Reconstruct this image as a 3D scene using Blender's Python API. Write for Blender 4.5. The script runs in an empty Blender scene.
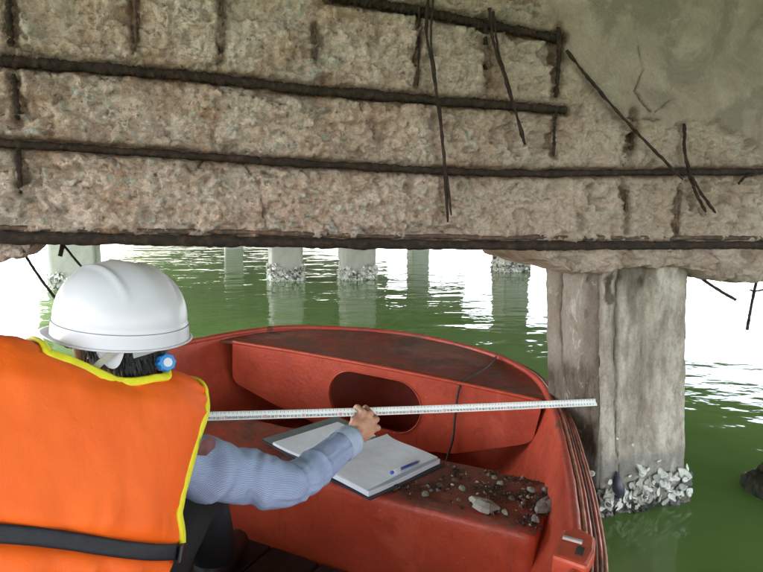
import bpy, bmesh, math, random
import numpy as np
from mathutils import Vector, Matrix

random.seed(7); np.random.seed(7)
SC = bpy.context.scene
COL = SC.collection

# ------------------------------------------------------------------ camera, sky, exposure
FPX, CAMH, HORIZ = 630.0, 0.95, 207.0          # focal length in photo pixels, eye height over water, horizon row
PITCH = math.atan((286 - HORIZ) / FPX)
cam_d = bpy.data.cameras.new('camera'); cam = bpy.data.objects.new('camera', cam_d); COL.objects.link(cam)
cam.location = (0, 0, CAMH); cam.rotation_euler = (math.pi / 2 - PITCH, 0, 0)
cam_d.sensor_width = 36.0; cam_d.lens = 36.0 * FPX / 763.0
cam_d.clip_start = 0.05; cam_d.clip_end = 4000
SC.camera = cam

SUN_EL, SUN_ROT = math.radians(48), math.radians(-75)
w = bpy.data.worlds.new('World'); SC.world = w; w.use_nodes = True
nt = w.node_tree; nt.nodes.clear()
sky = nt.nodes.new('ShaderNodeTexSky'); sky.sky_type = 'NISHITA'; sky.sun_disc = False
sky.sun_elevation = SUN_EL; sky.sun_rotation = SUN_ROT; sky.air_density = 1.0; sky.dust_density = 1.5; sky.ozone_density = 1.0
hs = nt.nodes.new('ShaderNodeHueSaturation'); hs.inputs['Saturation'].default_value = 0.42
bg = nt.nodes.new('ShaderNodeBackground'); bg.inputs['Strength'].default_value = 0.15
wo = nt.nodes.new('ShaderNodeOutputWorld')
nt.links.new(sky.outputs[0], hs.inputs['Color']); nt.links.new(hs.outputs[0], bg.inputs[0]); nt.links.new(bg.outputs[0], wo.inputs[0])

sun_d = bpy.data.lights.new('sun', 'SUN'); sun_d.energy = 1.2; sun_d.angle = math.radians(14); sun_d.color = (1.0, 0.96, 0.9)
sun = bpy.data.objects.new('sun', sun_d); COL.objects.link(sun)
sd = Vector((math.cos(SUN_EL) * math.sin(SUN_ROT), math.cos(SUN_EL) * math.cos(SUN_ROT), math.sin(SUN_EL)))
sun.rotation_euler = sd.to_track_quat('Z', 'Y').to_euler(); sun.location = sd * 60

SC.view_settings.view_transform = 'Standard'; SC.view_settings.look = 'None'
SC.view_settings.exposure = 3.3; SC.view_settings.gamma = 1.0; SC.view_settings.use_curve_mapping = False
SC.render.engine = 'CYCLES'
SC.cycles.use_denoising = True
SC.cycles.max_bounces = 10; SC.cycles.diffuse_bounces = 6; SC.cycles.glossy_bounces = 4
SC.cycles.sample_clamp_indirect = 8.0

# ------------------------------------------------------------------ pixel helpers (photo pixels -> places)
_F = np.array([0, math.cos(PITCH), -math.sin(PITCH)]); _U = np.array([0, math.sin(PITCH), math.cos(PITCH)]); _R = np.array([1.0, 0, 0])
_C = np.array([0, 0, CAMH])
def ray(x, y): return _F + (x - 381.5) / FPX * _R + (286 - y) / FPX * _U
def PZ(x, y, z): d = ray(x, y); return _C + d * (z - CAMH) / d[2]
def PY(x, y, Y): d = ray(x, y); return _C + d * Y / d[1]

# ------------------------------------------------------------------ numpy noise
def _hash(ix, iy, seed):
    h = (ix.astype(np.int64) * 374761393 + iy.astype(np.int64) * 668265263 + seed * 2147483647) & 0x7fffffff
    h = ((h ^ (h >> 13)) * 1274126177) & 0x7fffffff
    h = ((h ^ (h >> 16)) * 668265263) & 0x7fffffff
    return ((h ^ (h >> 15)) & 0xffffff) / float(0xffffff)
def vnoise(x, y, seed=0):
    x = np.asarray(x, float); y = np.asarray(y, float)
    ix = np.floor(x); iy = np.floor(y); fx = x - ix; fy = y - iy
    fx = fx * fx * (3 - 2 * fx); fy = fy * fy * (3 - 2 * fy)
    a = _hash(ix, iy, seed); b = _hash(ix + 1, iy, seed); c = _hash(ix, iy + 1, seed); d = _hash(ix + 1, iy + 1, seed)
    return (a * (1 - fx) + b * fx) * (1 - fy) + (c * (1 - fx) + d * fx) * fy
def fbm(x, y, seed=0, octv=4, gain=0.5):
    s = 0; amp = 1; tot = 0
    for k in range(octv):
        s = s + amp * (vnoise(x * 2 ** k, y * 2 ** k, seed + 17 * k) - .5); tot += amp; amp *= gain
    return s / tot * 2
def facets(x, y, seed=0):
    """broken-stone relief: random tilted cells"""
    x = np.asarray(x, float); y = np.asarray(y, float)
    ix = np.floor(x); iy = np.floor(y); best = np.full(x.shape, 1e9); val = np.zeros(x.shape)
    for dx in (-1, 0, 1):
        for dy in (-1, 0, 1):
            cx = ix + dx; cy = iy + dy
            px = cx + _hash(cx, cy, seed); py = cy + _hash(cx, cy, seed + 5)
            d = (px - x) ** 2 + (py - y) ** 2
            v = (_hash(cx, cy, seed + 9) - .5) + (x - px) * (_hash(cx, cy, seed + 11) - .5) * 1.2 + (y - py) * (_hash(cx, cy, seed + 13) - .5) * 1.2
            m = d < best; best = np.where(m, d, best); val = np.where(m, v, val)
    return val
def sstep(a, b, x):
    t = np.clip((x - a) / (b - a), 0, 1); return t * t * (3 - 2 * t)
def seg_dist(x, y, pts):
    """distance to a polyline"""
    best = np.full(np.shape(x), 1e9)
    for (ax, ay), (bx, by) in zip(pts[:-1], pts[1:]):
        vx, vy = bx - ax, by - ay; L = vx * vx + vy * vy + 1e-12
        t = np.clip(((x - ax) * vx + (y - ay) * vy) / L, 0, 1)
        best = np.minimum(best, np.hypot(x - ax - t * vx, y - ay - t * vy))
    return best
def catmull(pts, n):
    P = [np.array(p, float) for p in pts]; P = [2 * P[0] - P[1]] + P + [2 * P[-1] - P[-2]]
    out = []; m = len(P) - 3
    for i in range(n):
        t = i / (n - 1) * m; k = min(int(t), m - 1); f = t - k
        a, b, c, d = P[k:k + 4]
        out.append(.5 * (2 * b + (c - a) * f + (2 * a - 5 * b + 4 * c - d) * f * f + (3 * b - a - 3 * c + d) * f ** 3))
    return np.array(out)

# ------------------------------------------------------------------ object helpers
def thing(name, label, cat, loc=(0, 0, 0), mat=None, group=None):
    o = bpy.data.objects.new(name, None); COL.objects.link(o); o.empty_display_size = .05
    if mat is not None: o.matrix_world = mat
    else: o.location = Vector([float(c) for c in loc])
    return tag(o, label, cat, group)
def tag(o, label, cat, group=None):
    o['label'] = label; o['category'] = cat
    if group: o['group'] = group
    return o
def mesh_data(name, V, Fc, mat=None, smooth=True):
    me = bpy.data.meshes.new(name); me.from_pydata([tuple(map(float, v)) for v in V], [], [tuple(int(i) for i in f) for f in Fc])
    if smooth: me.polygons.foreach_set('use_smooth', [True] * len(me.polygons))
    if mat: me.materials.append(mat)
    me.update(); return me
def link(name, me, parent=None):
    o = bpy.data.objects.new(name, me); COL.objects.link(o)
    if parent: o.parent = parent
    return o
def mobj(name, V, Fc, mat, parent=None, smooth=True, off=None):
    V = np.asarray(V, float)
    if off is not None: V = V - np.asarray(off, float)
    return link(name, mesh_data(name, V, Fc, mat, smooth), parent)
def fix_normals(me):
    bm = bmesh.new(); bm.from_mesh(me); bmesh.ops.recalc_face_normals(bm, faces=bm.faces[:]); bm.to_mesh(me); bm.free(); me.update()
def grid_faces(nr, nc, wrap=False, base=0):
    i, j = np.meshgrid(np.arange(nr - 1), np.arange(nc if wrap else nc - 1), indexing='ij')
    a = i * nc + j; b = i * nc + (j + 1) % nc; c = (i + 1) * nc + (j + 1) % nc; d = (i + 1) * nc + j
    return (np.stack([a, b, c, d], -1).reshape(-1, 4) + base).tolist()
def frames(P):
    P = np.asarray(P, float); T = np.gradient(P, axis=0); T /= np.linalg.norm(T, axis=1)[:, None] + 1e-12
    ref = np.array([0, 0, 1.0]) if abs(T[0][2]) < .9 else np.array([1.0, 0, 0])
    n = np.cross(T[0], ref); n /= np.linalg.norm(n); N = [n]
    for k in range(1, len(P)):
        n = N[-1] - T[k] * (N[-1] @ T[k]); n /= np.linalg.norm(n) + 1e-12; N.append(n)
    N = np.array(N); return T, N, np.cross(T, N)
def tube(P, rad, ns=8, jit=0, seed=0, cap=True, base=0):
    P = np.asarray(P, float); n = len(P); rad = np.broadcast_to(np.asarray(rad, float), (n,))
    T, N, B = frames(P); rng = np.random.RandomState(seed); V = []
    for k in range(n):
        for j in range(ns):
            a = 2 * math.pi * j / ns; r = rad[k] * (1 + jit * (rng.rand() - .5) * 2)
            V.append(P[k] + r * (math.cos(a) * N[k] + math.sin(a) * B[k]))
    Fc = grid_faces(n, ns, True, base)
    if cap: Fc = Fc + [[base + j for j in range(ns)][::-1], [base + (n - 1) * ns + j for j in range(ns)]]
    return V, Fc
def tube_obj(name, P, rad, mat, parent=None, ns=8, jit=0, seed=0, off=None):
    V, Fc = tube(P, rad, ns, jit, seed); return mobj(name, V, Fc, mat, parent, off=off)
def resample(P, n):
    P = np.asarray(P, float); d = np.r_[0, np.cumsum(np.linalg.norm(np.diff(P, axis=0), axis=1))]
    t = np.linspace(0, d[-1], n); return np.stack([np.interp(t, d, P[:, k]) for k in range(P.shape[1])], 1)
def box_vf(c, sx, sy, sz, base=0):
    V = [(c[0] + sx * i, c[1] + sy * j, c[2] + sz * k) for k in (-.5, .5) for j in (-.5, .5) for i in (-.5, .5)]
    F = [[0, 2, 3, 1], [4, 5, 7, 6], [0, 1, 5, 4], [2, 6, 7, 3], [0, 4, 6, 2], [1, 3, 7, 5]]
    return V, [[i + base for i in f] for f in F]
def bevel_mesh(me, w, seg=2):
    bm = bmesh.new(); bm.from_mesh(me); bmesh.ops.recalc_face_normals(bm, faces=bm.faces[:])
    bmesh.ops.bevel(bm, geom=bm.edges[:], offset=w, segments=seg, affect='EDGES', profile=.5); bm.to_mesh(me); bm.free(); me.update()
def set_attr(me, name, vals):
    a = me.attributes.new(name, 'FLOAT', 'POINT'); a.data.foreach_set('value', np.asarray(vals, np.float32).ravel())
def set_uv(me, uv):
    lay = me.uv_layers.new(name='UVMap'); idx = np.empty(len(me.loops), np.int32); me.loops.foreach_get('vertex_index', idx)
    lay.data.foreach_set('uv', np.asarray(uv, np.float32)[idx].ravel())

# ------------------------------------------------------------------ materials
class NT:
    def __init__(s, name):
        s.m = bpy.data.materials.new(name); s.m.use_nodes = True; s.t = s.m.node_tree
        s.b = s.t.nodes['Principled BSDF']; s.co = None
    def n(s, typ, **kw):
        o = s.t.nodes.new(typ)
        for k, v in kw.items(): setattr(o, k, v)
        return o
    def l(s, a, b): s.t.links.new(a, b)
    def coord(s, kind='Object', scale=None):
        if s.co is None: s.co = s.n('ShaderNodeTexCoord')
        c = s.co.outputs[kind]
        if scale is not None:
            mp = s.n('ShaderNodeMapping'); mp.inputs['Scale'].default_value = scale; s.l(c, mp.inputs[0]); c = mp.outputs[0]
        return c
    def noise(s, scale, detail=4, rough=.6, stretch=None, dist=0, kind='Object'):
        o = s.n('ShaderNodeTexNoise'); o.inputs['Scale'].default_value = scale; o.inputs['Detail'].default_value = detail
        o.inputs['Roughness'].default_value = rough; o.inputs['Distortion'].default_value = dist
        s.l(s.coord(kind, stretch), o.inputs['Vector']); return o.outputs['Fac']
    def voro(s, scale, feature='F1', stretch=None):
        o = s.n('ShaderNodeTexVoronoi'); o.inputs['Scale'].default_value = scale; o.feature = feature
        s.l(s.coord('Object', stretch), o.inputs['Vector']); return o
    def ramp(s, fac, stops):
        o = s.n('ShaderNodeValToRGB'); e = o.color_ramp.elements
        while len(e) < len(stops): e.new(.5)
        for k, (p, c) in enumerate(stops): e[k].position = p; e[k].color = (c, c, c, 1) if not hasattr(c, '__len__') else (*c, 1)
        s.l(fac, o.inputs[0]); return o.outputs[0]
    def mix(s, fac, a, b, mode='MIX'):
        o = s.n('ShaderNodeMix', data_type='RGBA', blend_type=mode)
        for sock, v in ((o.inputs[0], fac), (o.inputs[6], a), (o.inputs[7], b)):
            if isinstance(v, (int, float)): sock.default_value = v if sock.type == 'VALUE' else (v, v, v, 1)
            elif hasattr(v, '__len__'): sock.default_value = (*v, 1)
            else: s.l(v, sock)
        return o.outputs[2]
    def math(s, op, a, b=0.0, clamp=False):
        o = s.n('ShaderNodeMath', operation=op, use_clamp=clamp)
        for k, v in enumerate((a, b)):
            if isinstance(v, (int, float)): o.inputs[k].default_value = v
            else: s.l(v, o.inputs[k])
        return o.outputs[0]
    def attr(s, name):
        o = s.n('ShaderNodeAttribute', attribute_name=name); return o.outputs['Fac']
    def bump(s, h, strength=.5, dist=.01, prev=None):
        o = s.n('ShaderNodeBump'); o.inputs['Strength'].default_value = strength; o.inputs['Distance'].default_value = dist
        s.l(h, o.inputs['Height'])
        if prev is not None: s.l(prev, o.inputs['Normal'])
        return o.outputs[0]
    def done(s, col=None, rough=.7, bump=None, spec=None, metal=0, **kw):
        if col is not None:
            if hasattr(col, '__len__'): s.b.inputs['Base Color'].default_value = (*col, 1)
            else: s.l(col, s.b.inputs['Base Color'])
        if isinstance(rough, (int, float)): s.b.inputs['Roughness'].default_value = rough
        else: s.l(rough, s.b.inputs['Roughness'])
        if bump is not None: s.l(bump, s.b.inputs['Normal'])
        if spec is not None: s.b.inputs['Specular IOR Level'].default_value = spec
        s.b.inputs['Metallic'].default_value = metal
        for k, v in kw.items(): s.b.inputs[k].default_value = v
        return s.m
def plain(name, col, rough=.6, var=.25, scale=20, bstr=.15, bscale=60, bdist=.003, spec=None, metal=0, **kw):
    t = NT(name); nz = t.noise(scale, 5); c = np.array(col)
    cc = t.ramp(nz, [(.3, tuple(c * (1 - var))), (.7, tuple(np.minimum(c * (1 + var), 1)))])
    bp = t.bump(t.noise(bscale, 4), bstr, bdist) if bstr else None
    return t.done(cc, rough, bp, spec, metal, **kw)

def mat_beam():
    t = NT('spalled_concrete')
    n1 = t.noise(5, 6, .65); n2 = t.noise(22, 6, .7); n3 = t.noise(90, 4, .7)
    rough = t.ramp(n1, [(.25, (.46, .29, .22)), (.45, (.70, .52, .445)), (.62, (.79, .645, .575)), (.8, (.60, .47, .405))])
    pink = t.mix(t.ramp(t.noise(11, 5, .6, dist=.4), [(.47, 0.0), (.68, .75)]), rough, (.58, .36, .25))
    specks = t.ramp(t.voro(38).outputs['Distance'], [(.10, 1.0), (.22, 0.0)])
    specks = t.math('MULTIPLY', specks, t.ramp(t.noise(7, 3), [(.48, 0.0), (.62, .8)]))
    c = t.mix(specks, pink, (.58, .56, .53))
    c = t.mix(t.math('MULTIPLY', t.attr('stone'), .85), c, t.ramp(t.attr('stone_tone'), [(.0, (.36, .33, .30)), (.35, (.60, .55, .49)), (.6, (.50, .40, .32)), (.8, (.70, .67, .62)), (1., (.47, .46, .44))]))
    hole_shade = t.ramp(t.noise(48, 5, .75), [(.30, 1.0), (.42, 0.0)])  # shade of small cavities painted into the colour by noise
    c = t.mix(t.math('MULTIPLY', hole_shade, .85), c, (.13, .09, .06))
    c = t.mix(.62, c, t.ramp(t.noise(70, 6, .75), [(.30, (.30, .265, .24)), (.60, (1., 1., 1.))]), 'MULTIPLY')
    sm = t.ramp(t.noise(6.5, 6, .6, dist=.5), [(.30, (.13, .095, .076)), (.43, (.31, .23, .188)), (.56, (.45, .345, .285)), (.72, (.64, .51, .435))])
    sm = t.mix(t.ramp(t.noise(3.4, 6, .65, dist=.8), [(.50, 0.0), (.57, .8)]), sm, (.105, .083, .065))
    sm = t.mix(t.ramp(t.noise(19, 5, .7, dist=.5), [(.60, 0.0), (.68, .7)]), sm, (.55, .52, .47))
    sm = t.mix(.5, sm, t.ramp(t.noise(85, 5, .7), [(.3, (.6, .6, .6)), (.6, (1, 1, 1))]), 'MULTIPLY')
    c = t.mix(t.attr('smooth_face'), c, sm)
    grey = t.mix(.5, c, (.43, .345, .28))
    c = t.mix(t.attr('greying'), c, grey)
    rn = t.ramp(t.noise(30, 5, .7), [(.3, (.045, .026, .017)), (.6, (.16, .075, .035)), (.8, (.30, .15, .06))])
    rust = t.math('MULTIPLY', t.attr('rust'), t.ramp(n2, [(.25, .4), (.6, 1.0)]), True)
    c = t.mix(rust, c, rn)
    c = t.mix(t.attr('crack'), c, (.03, .024, .02))
    bp = t.bump(n3, .9, .010); bp = t.bump(n2, .6, .014, bp)
    return t.done(c, .92, bp, .25)
def mat_rust(name='rusty_steel', dark=1.0):
    t = NT(name)
    c = t.ramp(t.noise(55, 6, .7), [(.3, (.016 * dark, .012 * dark, .010 * dark)), (.5, (.034 * dark, .022 * dark, .017 * dark)), (.68, (.085 * dark, .045 * dark, .028 * dark)), (.85, (.20 * dark, .14 * dark, .11 * dark))])
    return t.done(c, .85, t.bump(t.noise(160, 5, .7), .9, .004), .3)
def mat_pile():
    t = NT('pile_concrete')
    n1 = t.noise(4, 6, .6, (2.2, 2.2, .7)); n2 = t.noise(26, 6, .7, (1, 1, .45)); n3 = t.noise(120, 4)
    c = t.ramp(n1, [(.28, (.20, .155, .12)), (.40, (.40, .335, .275)), (.58, (.58, .515, .45)), (.78, (.42, .35, .285))])
    c = t.mix(t.ramp(n2, [(.38, .55), (.55, 0.0)]), c, (.16, .125, .09))
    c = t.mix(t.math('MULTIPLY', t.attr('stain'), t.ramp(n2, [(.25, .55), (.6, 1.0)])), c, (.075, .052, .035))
    c = t.mix(t.attr('tide'), c, (.23, .22, .20))
    c = t.mix(t.attr('crack'), c, (.05, .032, .02))
    c = t.mix(t.ramp(t.noise(13, 6, .75, (1, 1, .6), .6), [(.58, 0.0), (.68, .6)]), c, (.60, .57, .51))
    c = t.mix(t.attr('weed'), c, (.035, .035, .022))
    c = t.mix(.4, c, t.ramp(n3, [(.3, (.5, .5, .5)), (.6, (1, 1, 1))]), 'MULTIPLY')
    return t.done(c, .85, t.bump(n2, .5, .008, t.bump(n3, .4, .004)), .3)
def mat_concrete(name, base, var=.35):
    t = NT(name); b = np.array(base)
    c = t.ramp(t.noise(3, 6, .65, (1, 1, .6)), [(.3, tuple(b * (1 - var))), (.55, tuple(b)), (.75, tuple(b * (1 + var * .5)))])
    return t.done(c, .9, t.bump(t.noise(25, 5), .5, .01), .25)
def mat_red(name, dirt=0.0, tint=(.45, .056, .022)):
    t = NT(name); b = np.array(tint)
    n1 = t.noise(5, 5, .6); n2 = t.noise(38, 5, .7)
    c = t.ramp(n1, [(.25, tuple(b * .72)), (.5, tuple(b)), (.78, tuple(b * np.array([1.12, 1.35, 1.3])))])
    c = t.mix(t.ramp(n2, [(.62, 0.0), (.78, .35)]), c, (.22, .035, .022))
    streak = t.ramp(t.noise(9, 5, .7, (3.2, 3.2, .35)), [(.56, 0.0), (.75, .45)])
    c = t.mix(streak, c, (.20, .045, .03))
    c = t.mix(t.ramp(t.noise(3.4, 6, .7, dist=.7), [(.55, 0.0), (.63, .5)]), c, (.56, .105, .050))
    scr = t.ramp(t.noise(16, 6, .8, (1, 1, 9), .4), [(.66, 0.0), (.72, .5)]); c = t.mix(scr, c, (.60, .28, .20))
    chips = t.ramp(t.noise(62, 5, .75), [(.67, 0.0), (.72, .85)])
    c = t.mix(chips, c, (.50, .30, .22))
    c = t.mix(t.ramp(t.noise(21, 6, .8, (1, 1, .5), 1.2), [(.57, 0.0), (.66, .55)]), c, (.16, .030, .020))
    r = t.ramp(n2, [(.3, .30), (.7, .62)])
    if dirt > 0:
        dn = t.ramp(t.noise(4.6, 6, .68, dist=.6), [(.60 - .28 * dirt, 0.0), (.60, .92)])
        c = t.mix(dn, c, t.ramp(t.noise(45, 4), [(.3, (.045, .026, .02)), (.7, (.15, .075, .055))]))
        gl = t.ramp(t.noise(2.6, 5, .6, dist=1.0), [(.52, 0.0), (.56, .55)])
        c = t.mix(t.math('MULTIPLY', gl, dirt), c, (.24, .12, .10))
        r = t.mix(dn, r, .75)
    return t.done(c, r, t.bump(t.noise(26, 4, .65), .35, .006, t.bump(t.voro(70).outputs['Distance'], .18, .003)), .5)

M_BEAM = mat_beam(); M_RUST = mat_rust(); M_RUST2 = mat_rust('pale_rust', 3.2); M_PILE = mat_pile()
M_RED = mat_red('red_paint'); M_RED_DK = mat_red('red_paint_dirty', .95, (.30, .038, .024)); M_RED_TH = mat_red('red_paint_thwart', .8, (.40, .045, .026))

# ------------------------------------------------------------------ SETTING: water
def mat_water():
    t = NT('murky_water')
    n = t.noise(.8, 6, .6, dist=.8)
    c = t.ramp(n, [(.3, (.130, .230, .062)), (.7, (.185, .300, .088))])
    h1 = t.noise(1.5, 2, .5, (1, 1.6, 1), .3); h2 = t.noise(7, 2, .5, (1, 1.4, 1), .2)
    pt = t.ramp(t.noise(.7, 3, .5, (1, 1.5, 1)), [(.38, .08), (.62, 1.0)])
    hh = t.math('ADD', t.math('MULTIPLY', h1, 1.0), t.math('MULTIPLY', t.math('MULTIPLY', h2, .34), pt))
    return t.done(c, .045, t.bump(hh, .40, .040), .5, IOR=1.33)
R_ = 900.0
M_WATER = mat_water()

# ------------------------------------------------------------------ PIER: frame of reference along the beam
ANG = math.radians(17.3); BD = np.array([math.cos(ANG), math.sin(ANG), 0]); BN = np.array([math.sin(ANG), -math.cos(ANG), 0])
BO = np.array([0, 1.585, 0]); SLOPE = -0.021
def beam_pt(s, t, o=0.0):
    s = np.asarray(s, float); t = np.asarray(t, float); o = np.asarray(o, float)
    return BO + s[..., None] * BD + (t + s * SLOPE)[..., None] * np.array([0, 0, 1.0]) + o[..., None] * BN
def beam_st(x, y):
    d = ray(x, y); k = ((BO - _C) @ BN) / (d @ BN); wp = _C + d * k
    s = (wp - BO) @ BD; return np.array([s, wp[2] - s * SLOPE])
def bst(pts): return [tuple(beam_st(*p)) for p in pts]
def pier(q, r, z): return np.array([q * BD[0] - r * BN[0], q * BD[1] - r * BN[1], z])
Q0, Q1 = -2.9, 8.0
DECK_Z = 1.95
M_DECK = mat_concrete('deck_concrete', (.30, .27, .23))
def pier_box(name, q0, q1, r0, r1, z0, z1, mat, parent=None, bev=.02):
    V = [pier(q, r, z) for z in (z0, z1) for r in (r0, r1) for q in (q0, q1)]
    o = mobj(name, V, [[0, 2, 3, 1], [4, 5, 7, 6], [0, 1, 5, 4], [2, 6, 7, 3], [0, 4, 6, 2], [1, 3, 7, 5]], mat, parent, smooth=False)
    if bev: bevel_mesh(o.data, bev, 1)
    return o
REAR = -4.6
deck = pier_box('deck_slab', Q0, Q1, REAR, 62, DECK_Z, DECK_Z + .28, M_DECK)
tag(deck, 'grey concrete deck slab of the jetty overhead, mirrored in the water', 'deck')
for k in range(1, 9):
    r = 1.61 + 6.3 * k
    o = pier_box('crosshead_beam', Q0, 6.6, r, r + .55, .86, DECK_Z - .004, M_DECK)
    tag(o, 'distant concrete crosshead beam under the jetty deck, mirrored in the water', 'beam', 'distant crosshead beams')

# ------------------------------------------------------------------ the spalled beam
LBOT = bst([(0, 243), (200, 246), (381, 249), (500, 250), (763, 249)])
bot_s = np.array([p[0] for p in LBOT]); bot_t = np.array([p[1] for p in LBOT])
def t_bottom(s): return np.interp(s, bot_s, bot_t)
BARS = {  # photo polylines of the long bars: points, radius (m)
    'bar0': ([(330, -5), (400, 6), (470, 20), (562, 38)], .0105),
    'bar1': ([(-60, 55), (0, 60), (120, 69), (200, 76), (300, 88), (382, 95), (480, 103), (567, 109)], .0105),
    'bar2': ([(-60, 136), (0, 142), (100, 149), (200, 156), (300, 163), (382, 167), (470, 172), (560, 173), (763, 171), (860, 170)], .0085),
}
STIR = [  # (points, radius m, outward offset start/end m, kind)
    ([(427, -6), (423, 30), (428, 70), (434, 110), (438, 160), (441, 222)], .0042, .016, .045),
    ([(431, -6), (427, 40), (431, 90), (436, 140), (440, 180), (443, 215)], .0036, .020, .052),
    ([(419, 8), (419, 50), (418, 86)], .0045, .004, .003),
    ([(486, 10), (489, 45), (497, 75), (505, 105), (516, 146)], .0045, .018, .048),
    ([(489, 14), (494, 55), (503, 88), (510, 118), (514, 140)], .0036, .022, .040),
    ([(486, 18), (487, 50), (488, 84)], .0085, .001, -.004),
    ([(558, 28), (559, 60), (557, 97)], .0095, .010, .004),
    ([(556, 110), (555, 130), (555, 156)], .0055, .003, .000),
    ([(562, 52), (590, 88), (630, 133), (675, 180)], .0046, .020, .030),
    ([(683, 124), (681, 150), (684, 172), (692, 192), (705, 213)], .0046, .006, .040),
    ([(682, 140), (684, 170), (690, 194), (697, 212)], .0042, .006, .034),
    ([(8, -6), (9, 20), (10, 46)], .010, .006, .002),
    ([(13, 74), (15, 95), (17, 119)], .0085, .002, -.002),
    ([(18, 148), (19, 170), (20, 193)], .0075, .004, .001),
    ([(134, -6), (135, 20), (135, 48)], .0065, .001, -.003),
    ([(222, -6), (222, 25), (221, 56)], .0055, .000, -.003),
    ([(315, 22), (317, 60)], .0045, -.002, -.004),
    ([(632, 113), (634, 132), (633, 150)], .0105, .000, .000),
    ([(627, 190), (627, 212), (626, 231)], .0060, .001, -.002),
    ([(681, 190), (680, 212), (679, 234)], .0060, .002, -.001),
    ([(735, 184), (744, 176), (763, 173)], .0045, .012, .012),
]
S_FINE = np.arange(-1.08, 1.56, .0042)
S_AX = np.r_[np.linspace(Q0 - .55, -1.16, 14), S_FINE, np.linspace(1.62, Q1 - .55, 40)]
T_AX = np.r_[np.arange(0, .80, .0042), np.linspace(.81, 1.10, 12)]
SS, TT = np.meshgrid(S_AX, T_AX, indexing='ij')
TB = t_bottom(SS); TW = TB + TT * ((DECK_Z - .006 - SS * SLOPE) - TB) / 1.10   # approx true height
# photo-pixel coordinates of each vertex, for laying out the damage
def to_px(s, t):
    wp = beam_pt(s, t) - _C; Z = wp @ _F
    return 381.5 + FPX * (wp @ _R) / Z, 286 - FPX * (wp @ _U) / Z
PX, PYY = to_px(SS, TW)
# unspalled face at upper right
edge_pts = [(470, -400), (520, -60), (548, 10), (575, 70), (606, 118), (655, 132), (715, 118), (763, 150), (900, 165), (1600, 165)]
ex = np.array([p[0] for p in edge_pts]); ey = np.array([p[1] for p in edge_pts])
wob = fbm(SS * 9, TW * 9, 3, 4) * 26
smooth = sstep(-6, 6, np.interp(PX, ex, ey) - PYY + wob * .8) * sstep(500, 540, PX + wob)
smooth = np.clip(smooth, 0, 1)
big = fbm(SS * 4.5, TW * 4.5, 1, 4) * .016
mid = fbm(SS * 18, TW * 18, 2, 4) * .017
fac = facets(SS * 26 + fbm(SS * 20, TW * 20, 8, 2) * .6, TW * 30, 4) * .0130 + facets(SS * 62 + 3 * fbm(SS * 30, TW * 30, 9, 2), TW * 68, 6) * .0110
fine = fbm(SS * 80, TW * 80, 5, 3) * .0062
def pebbles(x, y, seed, keep=.42):
    ix = np.floor(x); iy = np.floor(y); h = np.zeros(x.shape); tone = np.zeros(x.shape)
    for dx in (-1, 0, 1):
        for dy in (-1, 0, 1):
            cx = ix + dx; cy = iy + dy; px = cx + _hash(cx, cy, seed); py = cy + _hash(cx, cy, seed + 5)
            rr = (.22 + .38 * _hash(cx, cy, seed + 21)) * (_hash(cx, cy, seed + 33) < keep); an = _hash(cx, cy, seed + 41) * 6.28
            ux = (x - px) * np.cos(an) + (y - py) * np.sin(an); uy = -(x - px) * np.sin(an) + (y - py) * np.cos(an)
            q = 1 - np.sqrt(ux ** 2 + (uy * (1.2 + .7 * _hash(cx, cy, seed + 51))) ** 2) / np.maximum(rr, 1e-4)
            m = q > h; h = np.where(m, q, h); tone = np.where(m, _hash(cx, cy, seed + 61), tone)
    return np.clip(h, 0, 1), tone
wx = SS + fbm(SS * 40, TW * 40, 12, 2) * .004; wy = TW + fbm(SS * 40, TW * 40, 13, 2) * .004
s1, to1 = pebbles(wx * 34, wy * 34, 800, .40); s2, to2 = pebbles(wx * 68, wy * 68, 860, .42)
stone = np.maximum(sstep(.05, .30, s1), sstep(.05, .35, s2) * .9); stone_tone = np.where(s1 > .05, to1, to2)
exposed = sstep(-.35, .15, fbm(SS * 6, TW * 6, 15, 3))
peb = (np.sqrt(np.clip(s1, 0, 1)) * .0085 + np.sqrt(np.clip(s2, 0, 1)) * .0042) * exposed
ln1 = fbm(SS * 6.5, TW * 8.5, 16, 5); ln2 = fbm(SS * 12, TW * 14, 17, 5)
ledge = sstep(.02, .07, ln1) * .011 + sstep(-.30, -.26, ln1) * .010 + sstep(.10, .15, ln2) * .007 + sstep(-.22, -.18, ln2) * .006 - .018
D = (big * .8 + mid * .75 + fac + fine + peb + ledge - .010) * (1 - smooth) + smooth * (.012 + fbm(SS * 5, TW * 5, 21, 3) * .003 + fine * .35)
right = sstep(430, 620, PX)
D = np.where(smooth < .5, D * (1 - .30 * right), D)
pits = sstep(.28, .42, fbm(SS * 14, TW * 14, 31, 3)) * .022 + sstep(.25, .5, fbm(SS * 42, TW * 48, 33, 3)) * .010
D -= pits * (1 - smooth)
rust = np.zeros_like(D); crack = np.zeros_like(D)
for key, (pts, rad) in BARS.items():
    dist = seg_dist(SS, TW, bst(pts)); wig = fbm(SS * 30, TW * 30, 41, 3) * .006
    g = np.exp(-((np.maximum(dist - rad * .9 + wig, 0)) / (rad * .55)) ** 2)
    D = D * (1 - g * .9) + g * (-.024)
    rust = np.maximum(rust, np.exp(-(np.maximum(dist - rad * .9, 0) / .011) ** 2) * .85 + np.exp(-(dist / .045) ** 2) * .22)
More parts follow.
